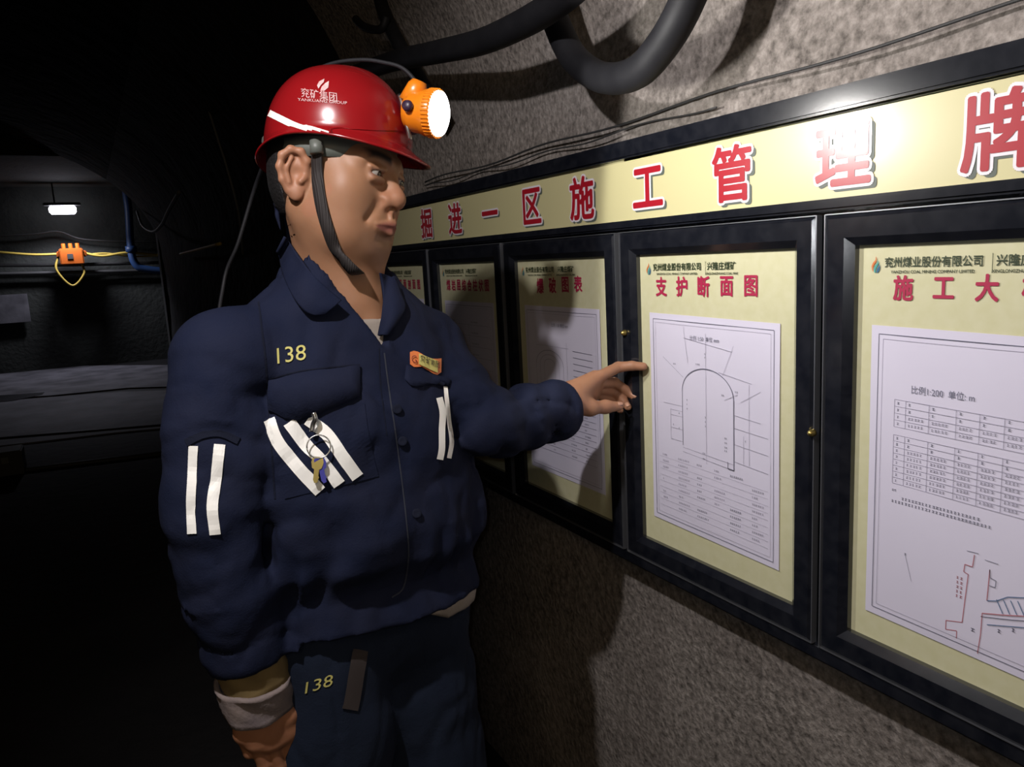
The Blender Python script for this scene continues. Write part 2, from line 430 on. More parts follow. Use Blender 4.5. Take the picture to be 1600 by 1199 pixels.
M_OBOX = mat('orange_box', (.42, .085, .004), .5)
M_TUBE = mat('lit_tube', (.9, .9, .95), .3, emit=((.86, .86, 1.0), 18.0))

# ------------------------------------------------------------------ the tunnel
WX = 1.062*K; AC = WX-2.482                                # shotcrete face of the right wall
def profile():
    pts = []
    for z in np.linspace(-.05, 1.75, 60): pts.append((WX, z))
    for a in np.linspace(0, math.pi, 90)[1:-1]: pts.append((AC+2.482*math.cos(a), 1.75+1.55*math.sin(a)))
    for z in np.linspace(1.75, -.05, 40): pts.append((AC-2.482, z))
    return pts
PR = profile(); rough = waves(24, 5.0, 3); rough2 = waves(30, 22.0, 5)
def shell(name, part, ys, m, amp):
    V, F = [], []
    nP = len(part)
    for y in ys:
        for (x, z) in part: V.append((x, y, z))
    V = np.array(V); d = rough(V)*amp+rough2(V)*amp*.45
    nx = np.where(V[:, 2] < 1.75, np.sign(V[:, 0]-AC), (V[:, 0]-AC)/2.48); nz = np.where(V[:, 2] < 1.75, 0, (V[:, 2]-1.75)/1.55)
    V[:, 0] += nx*np.abs(d)*.9; V[:, 2] += nz*np.abs(d)*.9
    for i in range(len(ys)-1):
        for j in range(nP-1): a = i*nP+j; F.append((a, a+nP, a+nP+1, a+1))
    o = link(name, pymesh(name, V, F), m, None, True); tag(o, kind='structure'); return o
i1 = 60+18; i2 = 60+70
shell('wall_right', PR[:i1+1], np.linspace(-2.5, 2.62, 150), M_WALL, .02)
shell('wall_beyond', PR[:i1+1], np.linspace(2.62, 11.3, 110), M_DARKW, .05)  # same tunnel wall, coloured near black where the lamplight stops
ysl = np.linspace(-2.5, 11.3, 60)
shell('ceiling', PR[i1:i2+1], ysl, M_CEIL, .06)
shell('wall_left', PR[i2:], ysl, M_CEIL, .05)
o = MB().box((-4.2, -2.6, -.2), (1.3, 11.4, 0)).box((-4.2, 11.4, -.2), (9, 15.5, 0)).build('floor', M_FLOOR); tag(o, kind='structure')
# cross-cut at the end of the tunnel
o = MB().box((-4.2, 15.0, -.1), (9, 15.4, 3.3)).build('wall_far', M_FAR); tag(o, kind='structure')
o = MB().box((WX-.02, 11.31, -.1), (9, 11.6, 3.3)).build('wall_corner', M_FAR); tag(o, kind='structure')
o = MB().box((-4.2, 11.3, 3.0), (9, 15.4, 3.3)).build('ceiling_far', M_FAR); tag(o, kind='structure')
o = MB().box((-4.2, -2.8, -.1), (1.3, -2.6, 3.5)).build('wall_back', M_CEIL); tag(o, kind='structure')

# paler concrete roadway seen on the left
def ground_patch(name, px, z, m, lab, cat, thick=.02):
    pts = [onz(x, y, z) for x, y in px]
    n = len(pts); V = [tuple(p) for p in pts]+[(p[0], p[1], z-thick) for p in pts]
    F = [tuple(range(n)), tuple(range(n, 2*n))[::-1]]+[(i, (i+1) % n, n+(i+1) % n, n+i) for i in range(n)]
    mb = MB(); mb.v = V; mb.f = F
    o = mb.build(name, m); return o
o = ground_patch('trim_1', [(-160, 566), (60, 572), (330, 570), (330, 602), (200, 606), (80, 618), (-160, 632)], .02, M_SLAB, '', '')
tag(o, kind='structure')
o = ground_patch('trim_2', [(-160, 640), (60, 622), (190, 612), (330, 608), (330, 662), (180, 676), (60, 690), (-160, 714)], .015, M_SLAB, '', '')
tag(o, kind='structure')
o = ground_patch('mud_puddle', [(-60, 622), (30, 616), (70, 613), (66, 617), (20, 626), (-60, 634)], .021, M_WET, '', '', .003)
tag(o, 'dark wet puddle between the two pale strips of road, far left', 'puddle')
# two rail-like edges crossing the road
for i, (a, b, c) in enumerate((((-160, 700), (330, 660), 'nearer'), ((-160, 760), (330, 700), 'nearest'))):
    p, q = onz(*a, .01), onz(*b, .01)
    o = MB().tube([p, (p+q)/2+np.array([0, 0, .004]), q], .02, 8).build('floor_pipe', M_DCAB, smooth=True)
    tag(o, ('thin dark pipe lying across the floor at the edge of the pale road' if i == 0 else 'thin dark pipe across the floor, nearer of the two'), 'pipe', 'dark pipes on the floor')
# tool box at the left edge
p = onz(-6, 742, 0); e = empty('tool_box', p)
mb = MB().box((p[0]-.28, p[1]-.12, 0.0), (p[0]+.20, p[1]+.14, .19)).box((p[0]-.28, p[1]-.12, .19), (p[0]+.02, p[1]+.14, .27)); mb.build('casing', M_DCAB, e, bevel=.008)
MB().box((p[0]+.06, p[1]-.13, .10), (p[0]+.11, p[1]-.12, .15)).build('latch', M_GREYP, e, bevel=.003)
tag(e, 'low dark metal box standing on the floor at the left edge', 'box')

# far lamp, box, cables, pipe, sign
def far(px, py, y):
    d = ray(px, py); return CAM+d*(y/d[1])
c = far(98, 328, 14.35); e = empty('tunnel_lamp', c)
MB().tube([c+np.array([-.19, 0, 0]), c+np.array([-.16, 0, 0]), c+np.array([.16, 0, 0]), c+np.array([.19, 0, 0])], [.03, .07, .07, .03], 14).build('tube', M_TUBE, e, True)
MB().box(tuple(c+np.array([-.26, -.07, .065])), tuple(c+np.array([.26, .07, .11]))).build('housing', M_DCAB, e, bevel=.01)
MB().tube([c+np.array([-.1, 0, .1]), c+np.array([-.1, 0, 3.02-c[2]])], .012, 8).build('hanger', M_DCAB, e)
tag(e, 'glowing white tube lamp hanging from the roof of the far cross-cut', 'lamp')
bpy.data.objects['cross_cut_glow'].location = (c[0], c[1]-.05, c[2]-.2)
c = far(112, 400, 14.6); e = empty('junction_box', c)
MB().box(tuple(c+np.array([-.17, -.1, -.14])), tuple(c+np.array([.17, .1, .12]))).box(tuple(c+np.array([-.21, -.05, -.02])), tuple(c+np.array([.22, .05, .08]))).build('casing', M_OBOX, e, bevel=.015)
for dx in (-.1, .0, .1): MB().tube([c+np.array([dx, 0, .12]), c+np.array([dx, 0, .2])], .03, 10).build('cable_gland', M_OBOX, e)
MB().box(tuple(c+np.array([-.06, -.115, -.05])), tuple(c+np.array([.02, -.1, .03]))).build('cover', M_DCAB, e)
tag(e, 'orange electrical box on the far wall below the tube lamp', 'junction box')
mb = MB(); mb.tube(spline([c+np.array([-.19, 0, .0]), c+np.array([-.24, -.05, -.22]), c+np.array([-.05, -.06, -.48]), c+np.array([.14, -.05, -.3]), c+np.array([.13, 0, -.12])], 8), .018, 8)
mb.build('cable_loop', M_YCAB, e, True)
def far_cable(px, y, r, m, lab, group=None):
    P = spline([far(a, b, y) for a, b in px], 8)
    o = MB().tube(P, r, 8).build('wall_cable', m, None, True); tag(o, lab, 'cable', group); return o
far_cable([(-120, 388), (-20, 393), (50, 398), (97, 397)], 14.7, .02, M_YCAB, 'dull yellow cable running left from the orange box')
far_cable([(128, 395), (160, 400), (200, 395), (250, 399), (320, 404)], 14.7, .022, M_YCAB, 'yellow cable running right from the orange box behind the blue pipe')
far_cable([(128, 399), (165, 396), (215, 401), (300, 396)], 14.75, .014, M_YCAB, 'thin yellow cable crossing the thicker one right of the orange box')
far_cable([(-120, 372), (40, 367), (90, 362), (130, 374), (210, 378), (300, 377)], 14.85, .014, M_DCAB, 'grey cable sagging just under the tube lamp')
far_cable([(-120, 415), (100, 414), (300, 409)], 14.85, .03, M_DCAB, 'dark cable behind the orange box, upper of the two below the yellow ones')
far_cable([(-120, 430), (100, 426), (300, 420)], 14.85, .03, M_DCAB, 'dark cable along the far wall, the lowest of the run')
q_ = far(201, 330, 14.62); P = spline([np.array([q_[0], q_[1], 3.02]), np.array([q_[0], q_[1], 2.8]), q_, far(204, 380, 14.62), far(210, 410, 14.62), far(230, 421, 14.62), far(300, 426, 14.62)], 8)
mb = MB().tube(P, .062, 14); e = empty('water_pipe', far(230, 421, 14.62)); mb.build('pipe', M_BLUEP, e, True)
a = P[26]; MB().tube([a+np.array([0, 0, .05]), a-np.array([0, 0, .05])], .09, 14).build('flange', M_BLUEP, e, True)
tag(e, 'blue pipe coming down at the far corner and bending right', 'pipe')
c = far(14, 484, 14.9)
o = MB().box(tuple(c+np.array([-.4, -.02, -.22])), tuple(c+np.array([.28, .02, .24]))).build('wall_sign', M_SLAB, bevel=.005); tag(o, 'dim grey board fixed low on the far wall at the left edge', 'sign')
# hanging wires on the dark stretch of the right wall
o = MB().tube(spline([onx(214, 330, .80), onx(222, 352, .78), onx(238, 362, .76), onx(252, 352, .74), onx(264, 328, .72), onx(280, 300, .72)], 8), .014, 8).build('hanging_wire', M_GCAB, None, True)
tag(o, 'grey wire hanging in a loop near the far corner of the wall', 'cable')
o = MB().tube(spline([onx(306, 40, .66), onx(318, 140, .80), onx(338, 210, .86), onx(354, 260, .90), onx(372, 330, .95), onx(380, 400, .99)], 8), .006, 8).build('hanging_wire', M_GCAB, None, True)
tag(o, 'long thin wire hanging down the dark wall left of the red helmet', 'cable')
o = MB().tube(spline([onx(282, 397, .98), onx(310, 390, .96), onx(344, 381, .97)], 6), .012, 8).build('wall_bar', M_YCAB, None, True)
tag(o, 'short ochre bar on the dark wall beyond the shoulder', 'bar')
# wires strung along the right wall over the board
for k, (pa, pb, r, lab) in enumerate((((664, 285), (1444, 48), .0022, 'thin dark wire strung tight along the wall just above the notice board, the upper one'), ((664, 292), (1120, 164), .0016, 'thinner dark wire along the wall, lower one just above the black board frame'))):
    a = onx(*pa, 1.045); b = onx(*pb, 1.045); d = b-a; b = a+d*(1.25 if k == 0 else 1.0)
    P = [a+(b-a)*t+np.array([-.004*math.sin(t*19), 0, .004*math.sin(t*23+k)]) for t in np.linspace(0, 1, 40)]
    o = MB().tube(P, r, 6).build('wall_wire', M_DCAB, None, True); tag(o, lab, 'wire', 'wires along the wall')

# hoses hung on the wall above the board
def hose(px, x, r, name, lab):
    P = spline([onx(a, b, xx) for (a, b), xx in zip(px, x)], 12)
    o = MB().tube(P, r, 24).build(name, M_HOSE, None, True); tag(o, lab, 'hose'); return o
hose([(470, 150), (540, 122), (610, 97), (680, 82), (750, 66), (815, 38), (870, 4), (930, -50), (1000, -130), (1080, -260), (1150, -420)], [.93, .90, .87, .86, .85, .845, .84, .845, .86, .80, .66], .0245, 'rubber_hose',
     'thick black hose sweeping from behind the helmet up out of the picture')
hose([(812, -420), (835, -200), (850, -60), (860, 0), (872, 42), (895, 88), (928, 116), (962, 123), (1000, 110), (1034, 72), (1062, 26), (1086, -30), (1104, -90), (1130, -200), (1160, -340), (1190, -480)], [.70, .86, .93, .925, .92, .915, .91, .90, .89, .885, .88, .88, .88, .86, .80, .70], .0245, 'rubber_hose',
     'thick black hose hanging in a U-shaped loop above the board')
o = MB()
P = spline([onx(586, -60, .95), onx(597, 10, .93), onx(620, 62, .92), onx(648, 110, .93), onx(668, 146, .95), onx(690, 182, .98)], 8)
o.tube(P, .019, 10); e = empty('hose_hanger', P[0]); o.build('strap', M_HOSE, e, True)
MB().tube(spline([onx(604, 26, .90), onx(597, 44, .89), onx(582, 46, .88), onx(566, 40, .87), onx(556, 30, .87)], 8), .011, 10).build('hook', M_HOSE, e, True)
tag(e, 'black hanger strap with a small hook behind the cap lamp', 'strap')

# ------------------------------------------------------------------ the notice board (plane x = 1)
RB = Matrix(((0, 0, -1), (-1, 0, 0), (0, 1, 0)))       # local x along the wall to the right, y up, z out of the wall
def bl(px, py, x=1.0):                                   # pixel -> board coordinates (x right, y up) relative to origin below
    d = ray(px, py); p = CAM+d*(1.0/d[0]); return np.array([-p[1], p[2]])
ORG = np.array([0.0, 0.0])
board = empty('notice_board', (K, 0.0, 1.48*(1-K)), RB*K)
Z0, Z1, Z2, Z3, Z4, Z5 = [1.48+k for k in (.2205, .1854, .0617, -.008, -.6182, -.690)]
XL, XR = -3.02, .36                                      # board from far end to beyond the right edge
PW, PER = .406, .516
PX = [-2.823+k*PER for k in range(6)]                    # left edge of each poster
def L(name, mb, m, parent, **k): return mb.build(name, m, parent, local=True, **k)
mb = MB().box((XL, Z5, -.055), (XR, Z0, -.012)); L('backing', mb, M_BLACK, board, bevel=.004)
mb = MB().box((XL, Z1, -.02), (XR, Z0, .016)); L('top_rail', mb, M_BLACK, board, bevel=.004)
mb = MB().box((XL, Z3+.052, -.02), (XR, Z2, .014)); L('middle_rail', mb, M_BLACK, board, bevel=.004)
mb = MB().box((XL, Z5, -.02), (XR, Z4-.043, .012)); L('bottom_rail', mb, M_BLACK, board, bevel=.004)
mb = MB().box((XL, Z3+.044, -.014), (XR, Z3+.052, .0125)); L('edge_strip', mb, M_ALU, board) if False else None
ban = L('banner_panel', MB().box((XL+.03, Z1-.024+.02, -.012), (XR, Z1+.002, .002)).box((XL+.03, Z2-.002, -.012), (XR, Z1, .002)), M_BAN, board)
chars = [('掘', 668, 352, .075), ('进', 712.5, 341, .075), ('一', 767, 331, .075), ('区', 833, 321, .075), ('施', 911, 309, .077), ('工', 1014, 292, .077), ('管', 1145, 272, .079), ('理', 1319, 243, .080), ('牌', 1566, 200, .081)]
for ch, px, py, hgt in chars:
    c = bl(px, py); cy = (Z1+Z2)/2-.001
    s = .099; w_ = 1.0
    mb = MB(); add_text(mb, ch, s, c[0], cy, .0045, .0022, w_); red = L('banner_character', mb, M_RED, ban)
    red['label'] = 'red character ' + ch
    mb = MB(); add_text(mb, ch, s, c[0], cy, .0036, .0066, w_); L('white_outline', mb, M_WHITE, red)
    mb = MB(); add_text(mb, ch, s, c[0]+.0065, cy-.0055, .0028, .0045, w_); L('drop_shadow', mb, M_GREYSH, red)

def frame_mesh(x0, x1, y0, y1, wl, z0, z1):              # mitred door frame around a poster with a raised, sloped section
    mb = MB(); ring = []
    for (d, z) in ((0, z0), (0, z1-.006), (.007, z1), (wl-.012, z1), (wl, z1-.010), (wl, z0)):
        ring.append([(x0+d, y0+d, z), (x1-d, y0+d, z), (x1-d, y1-d, z), (x0+d, y1-d, z)])
    for r in ring: mb.v += r
    for i in range(len(ring)-1):
        for k in range(4): k2 = (k+1) % 4; mb.f.append((i*4+k, i*4+k2, (i+1)*4+k2, (i+1)*4+k))
    return mb
def flame(mbs, cx, cy, s, z):
    o_, t_, b_ = mbs
    def drop(pts): return [(cx+s*x, cy+s*y) for x, y in pts]
    o_.poly(drop([(.05, 1.0), (.0, .55), (-.3, .25), (-.5, -.15), (-.45, -.55), (-.25, -.85), (-.35, -.4), (-.2, .0), (.05, .3), (.15, .6)]), z)
    t_.poly(drop([(.3, .55), (.25, .2), (-.05, -.1), (-.18, -.5), (-.1, -.9), (.05, -.95), (.05, -.5), (.28, -.1), (.42, .2)]), z)
    b_.poly(drop([(.48, .15), (.42, -.2), (.2, -.5), (.15, -.95), (.35, -.9), (.55, -.6), (.6, -.25)]), z)
heads = ['巷道平面剖面图', '煤岩层综合柱状图', '爆破图表', '支护断面图', '施工大样图']
labs = ['cream poster farthest along the board, half hidden behind the man\'s collar', 'cream poster with a long crowded magenta heading, the helmet\'s shadow on it',
        'cream poster headed 爆破图表 behind the man\'s outstretched sleeve', 'cream poster headed 支护断面图 with a large arch section drawing', 'cream poster headed 施工大 with tables, cut by the right edge of the picture']
posters = []
for k in range(6):
    x0, x1 = PX[k], PX[k]+PW
    dw = .047
    door = L('display_door', frame_mesh(x0-dw, x1+dw, Z4-.043, Z3+.046, dw, -.014, .018), M_BLACK, board)
    mb = MB()
    for xx in (x0-dw-.0012, x1+dw-.0006): mb.box((xx, Z4-.043, .004), (xx+.0018, Z3+.046, .0165))
    mb.box((x0-dw, Z3+.0452, .004), (x1+dw, Z3+.0468, .0165)); mb.box((x0-dw, Z4-.0445, .004), (x1+dw, Z4-.043, .0150))
    L('edge_trim', mb, M_ALU, door)
    if k in (3, 4):
        xx, yy = (x0-.030, 1.48-.170) if k == 3 else (x0-.062, 1.48-.30)
        mb = MB().lathe([(0, .006), (.004, .0065), (.010, .0045), (.013, .001)], (xx, yy, .017), (0, 0, 1), 16)
        L('lock_stud', mb, M_BRASS, door, smooth=True)
    if k == 5: continue
    po = empty('poster', (K, -x0*K, 1.48+(Z4-1.48)*K), RB*K); posters.append(po); tag(po, labs[k], 'poster')
    H = Z3-Z4
    L('sheet', MB().box((-.003, -.003, -.011), (PW+.003, H+.003, -.0015)), M_YEL, po)
    cx = PW/2
    # heading
    n = len(heads[k])
    if k >= 2:
        if k == 2: xs = [(861, 446), (877, 445.5), (893.5, 445), (910, 444)]; xs = [bl(844, 447), bl(863, 446), bl(883, 445), bl(903, 444)]
        elif k == 3: xs = [bl(*p) for p in ((1033, 448), (1065, 448), (1099, 448), (1135, 447.5), (1173, 447))]
        else: xs = [bl(*p) for p in ((1411, 450), (1474, 450), (1542, 450), (1617, 450), (1700, 450))]
        sz = .040 if k != 4 else .0365
        yh = [1.48-.0665-.0]*n
        for ch, c in zip(heads[k], xs):
            mb = MB(); add_text(mb, ch, sz, c[0]-x0, c[1]-Z4, .0, .0010, .86 if k != 4 else .84); L('heading_character', mb, M_HEAD, po)
    else:
        for i, ch in enumerate(heads[k]):
            mb = MB(); add_text(mb, ch, .036, .055+(PW-.10)*(i+.5)/n-.01, bl(735, 446)[1]-Z4, .0, .0010, .82); L('heading_character', mb, M_HEAD, po)
    # company line with its flame emblem
    ly = H-.030
    mbs = (MB(), MB(), MB()); flame(mbs, .028, ly, .0125, .0)
    em = L('emblem', mbs[0], M_ORG, po); L('emblem_centre', mbs[1], M_TEAL, em); L('emblem_base', mbs[2], M_NAVYP, em)
    mb = MB(); add_text(mb, '兖州煤业股份有限公司', .0152, .112, ly+.003, .0, .0003, .92)
    add_text(mb, '兴隆庄煤矿', .0152, .2335, ly+.003, .0, .0003, .95)
    add_text(mb, 'YANZHOU COAL MINING COMPANY LIMITED', .0058, .112, ly-.0105, .0, .0001, .98); add_text(mb, 'XINGLONGZHUANG COAL MINE', .0058, .2335, ly-.0105, .0, .0001, .93)
    mb.seg((.193, ly-.013), (.193, ly+.012), .0007, .0)
    L('company_name', mb, M_TXT, po)
    # the paper glued on the poster
    mx, t0, b0 = .030, .118, .058
    if k == 4: mx, t0, b0 = .026, .117, .048
    px0, px1, py0, py1 = mx, PW-mx-.006, b0, H-t0
    mb = MB(); nx, ny = 14, 20; g = {}
    for i in range(nx+1):
        for j in range(ny+1):
            u, v = i/nx, j/ny; zz = .0006+.0010*max(0, math.sin(u*9+v*4+k))*(v > .02)
            g[i, j] = len(mb.v); mb.v.append((px0+(px1-px0)*u, py0+(py1-py0)*v-.006*u*(1 if k >= 3 else 0), zz))
    for i in range(nx):
        for j in range(ny): mb.f.append((g[i, j], g[i+1, j], g[i+1, j+1], g[i, j+1]))
    pap = L('paper_sheet', mb, M_PAPER, po, smooth=False)
    pap.modifiers.new('thick', 'SOLIDIFY').thickness = .0004
    # ink
    dk, lt, rd, bu = MB(), MB(), MB(), MB(); z = .0021
    pw, ph = px1-px0, py1-py0
    X = lambda u: px0+pw*u
    Y = lambda u, v: py0+ph*v-.006*u*(1 if k >= 3 else 0)
    def ln(mbx, u0, v0, u1, v1, wd=.0007): mbx.seg((X(u0), Y(u0, v0)), (X(u1), Y(u1, v1)), wd, z)
    def words(mbx, u, v, n, s=.0035, gap=1.15):           # too small to read in the photo: rows of pen ticks
        x = X(u); y = Y(u, v)
        for i in range(n):
            w2 = s*random.uniform(.55, .95)
            mbx.seg((x, y+s*.28), (x+w2, y+s*.25), s*.16, z); mbx.seg((x, y-s*.3), (x+w2, y-s*.3), s*.16, z); mbx.seg((x+w2*random.uniform(.3, .7), y-s*.4), (x+w2*.5, y+s*.4), s*.18, z)
            x += s*gap
    for (m_, wd, mm) in ((.035, .0010, dk), (.055, .0005, lt)):
        f = pw/ph
        for a in (((m_, m_*f), (1-m_, m_*f)), ((1-m_, m_*f), (1-m_, 1-m_*f)), ((1-m_, 1-m_*f), (m_, 1-m_*f)), ((m_, 1-m_*f), (m_, m_*f))): ln(mm, *a[0], *a[1], wd)
    if k == 3:
        mb2 = MB(); add_text(mb2, '比例 1:50  单位 mm', .0105, X(.47), Y(.47, .905), z, 0, .9); dk.v += []; 
        n0 = len(dk.v); dk.v += mb2.v; dk.f += [tuple(n0+i for i in q) for q in mb2.f]; dk.keep = True
        al, ar, sb, base = .285, .690, .660, .405
        for i in range(24):
            a0, a1 = math.pi*i/24, math.pi*(i+1)/24; cxm = (al+ar)/2; rx = (ar-al)/2; ry = .115
            ln(dk, cxm+rx*math.cos(a0), sb+ry*math.sin(a0), cxm+rx*math.cos(a1), sb+ry*math.sin(a1), .0016)
        ln(dk, al, sb, al, base, .0014); ln(dk, ar, sb, ar, base-.045, .0018); ln(dk, ar, base-.045, ar-.045, base-.045, .0018); ln(dk, ar-.045, base-.045, ar-.045, base-.015, .0012)
        ln(lt, al, base-.01, ar, base-.02); ln(lt, al, base-.03, ar, base-.045)
        ln(dk, .12, .80, al+.01, sb+.06, .0006); ln(lt, .30, .95, .335, .79); ln(lt, .48, .93, .48, .35); ln(lt, .69, .89, .61, .76); ln(lt, .30, .90, .68, .865)
        for v in (.585, .535, .475): ln(lt, .12+.06*(v < .58), v, al, v)
        ln(lt, .18, .56, .18, .42); ln(lt, .18, .42, al, .42); ln(lt, .18, .56, al, .56)
        for v in (.60, .545, .475, .40): ln(lt, ar, v, .93-.05*(v > .59), v-.01)
        ln(lt, .80, .74, .80, .40); ln(lt, .58, .77, .82, .745); ln(lt, .62, .655, .72, .69); ln(lt, .76, .52, .76, .40); ln(lt, .74, .66, .88, .72)
        for (u, v, n) in ((.32, .62, 1), (.32, .60, 1), (.32, .58, 1), (.47, .84, 1), (.47, .825, 1), (.40, .79, 3), (.21, .775, 2), (.60, .675, 2), (.70, .70, 2), (.45, .395, 2), (.45, .37, 2), (.62, .49, 2), (.62, .47, 2), (.62, .45, 2), (.62, .435, 2), (.47, .56, 1), (.47, .54, 1), (.47, .52, 1), (.25, .55, 1), (.25, .48, 1), (.77, .50, 1), (.20, .49, 1)): words(dk, u, v, n)
        for r_ in range(9):
            v = .32-.030*r_; ln(lt, .07, v, .93, v-.004, .0004)
            for c_, (u, n) in enumerate(((.10, 3), (.24, 5), (.40, 5), (.54, 4), (.66, 5), (.82, 4))):
                if random.random() < .8: words(dk if c_ in (2, 4) else lt, u, v+.012, random.randint(max(1, n-2), n+2), .0042)
    elif k == 4:
        mb2 = MB(); add_text(mb2, '比例1:200  单位: m', .0125, X(.315), Y(.4, .808), z, 0, .9); n0 = len(dk.v); dk.v += mb2.v; dk.f += [tuple(n0+i for i in q) for q in mb2.f]; dk.keep = True
        cols = [.115, .165, .265, .375, .465, .555, .645, .73]
        def table(v0, v1, rows):
            for i, u in enumerate(cols): ln(lt, u, v0-.004*i/8, u, v1-.004*i/8, .0007)
            for i in range(rows+1): v = v0+(v1-v0)*i/rows; ln(lt, cols[0], v, cols[-1], v-.004, .0006)
            for i in range(rows):
                v = v0+(v1-v0)*(i+.5)/rows
                for j in range(7):
                    n = max(1, int((cols[j+1]-cols[j])*pw/.0048)-2)
                    words(dk if i < 2 else lt, cols[j]+.012, v, n if i > 1 else max(1, n//3), .0042)
        table(.765, .675, 4); table(.648, .485, 8)
        words(dk, .115, .462, 2); words(dk, .16, .440, 22, .0045); words(dk, .115, .424, 28, .0045)
        # gallery plan in red and blue
        def path(mm, pts, wd=.0011):
            for a, b in zip(pts, pts[1:]): ln(mm, *a, *b, wd)
        path(rd, [(.47, .33), (.465, .29), (.435, .29), (.432, .265), (.45, .262), (.44, .155), (.435, .10), (.37, .085), (.37, .055), (.415, .065), (.415, .04)])
        path(rd, [(.53, .30), (.525, .20)]); path(rd, [(.51, .155), (.508, .085), (.50, .02)])
        path(rd, [(.51, .155), (.60, .178), (.80, .235)], .0013); path(dk, [(.505, .143), (.62, .17), (.80, .22)], .001); path(bu, [(.53, .125), (.66, .16), (.82, .20)], .0012)
        path(bu, [(.525, .20), (.56, .21), (.60, .235), (.70, .262)], .0013); path(dk, [(.53, .30), (.532, .275), (.555, .272), (.553, .250), (.53, .250)], .0008)
        path(dk, [(.44, .335), (.485, .338)], .0007); path(dk, [(.51, .325), (.56, .325)], .0007)
        for u in (.56, .585, .61, .635): path(bu, [(u, .215+.25*(u-.56)), (u+.025, .178+.25*(u-.56))], .0012)
        for v in (.18, .195, .21, .225, .24): words(rd, .405, v, 2, .0045)
        for (u, v) in ((.57, .12), (.62, .14), (.47, .09)): words(dk, u, v, 1, .006)
        path(lt, [(.185, .25), (.215, .17)], .0006); words(dk, .18, .255, 1, .004)
    elif k == 2:
        mb2 = MB(); add_text(mb2, '比例 1:50 单位 mm', .0105, X(.5), Y(.5, .895), z, 0, .9); n0 = len(dk.v); dk.v += mb2.v; dk.f += [tuple(n0+i for i in q) for q in mb2.f]; dk.keep = True
        for rr in (1, .7, .4):
            for i in range(16):
                a0, a1 = math.pi*i/16, math.pi*(i+1)/16; ln(dk if rr == 1 else lt, .34+.19*rr*math.cos(a0), .66+.085*rr*math.sin(a0), .34+.19*rr*math.cos(a1), .66+.085*rr*math.sin(a1), .0011)
            ln(lt, .34-.19*rr, .66, .34-.19*rr, .5, .0009); ln(lt, .34+.19*rr, .66, .34+.19*rr, .5, .0009)
        for i in range(7): ln(dk, .66, .76-.035*i, .9, .755-.035*i, .0010)
        ln(lt, .15, .5, .53, .5); ln(lt, .58, .8, .58, .48); ln(lt, .15, .77, .6, .77)
        for i in range(9):
            ln(lt, .08, .42-.035*i, .92, .42-.035*i, .0008)
            for u in (.1, .35, .6, .78): words(dk, u, .425-.035*i+.01, random.randint(2, 5), .0042)
    else:
        for i in range(9):
            ln(lt, .08, .84-.075*i, .92, .84-.075*i, .0009); words(dk, .12, .86-.075*i, 6, .005); words(dk, .55, .86-.075*i, 8, .005)
        for u in (.08, .3, .5, .92): ln(lt, u, .84, u, .24, .0009)
    for mbx, mm, nm in ((dk, M_INK, 'drawing'), (lt, M_INKL, 'fine_lines'), (rd, M_INKR, 'red_plan_lines'), (bu, M_INKB, 'blue_plan_lines')):
        if mbx.v: mbx.keep = True; L(nm, mbx, mm, pap)
tag(board, 'long black framed notice board with cream banner reading 掘进一区施工管理牌 in red', 'notice board')

# ------------------------------------------------------------------ the man
HFL = lambda h, l: np.array([h*math.sin(YAW)+l*math.cos(YAW), h*math.cos(YAW)-l*math.sin(YAW)])
az = lambda a: np.array([math.sin(math.radians(a)), math.cos(math.radians(a)), 0.0])
BASE = np.array([.312, 1.09, 0.0])
man = empty('person', BASE); tag(man, 'person in navy work clothes numbered 138, standing and pointing at the board', 'person')

# head frame: x = his left, y = forward, z = up
HS = .985
HC = np.array([.325, 1.096, 1.589])
fy = unit(az(139)*math.cos(math.radians(-8))+np.array([0, 0, math.sin(math.radians(-8))]))
lx = unit(np.cross([0, 0, 1.0], fy)); uz = np.cross(lx, fy)*-1 if np.cross(lx, fy)[2] < 0 else np.cross(lx, fy)
rl = math.radians(7); lx, uz = math.cos(rl)*lx-math.sin(rl)*uz, math.sin(rl)*lx+math.cos(rl)*uz
if np.dot(lx, az(139-90)) < 0: lx = -lx
HM = np.stack([lx, fy, uz], 1)                          # columns are the axes
hp = lambda *p: HC+HM@(np.array(p, float)*HS)
tolocal = lambda P: (P-HC)@HM/HS

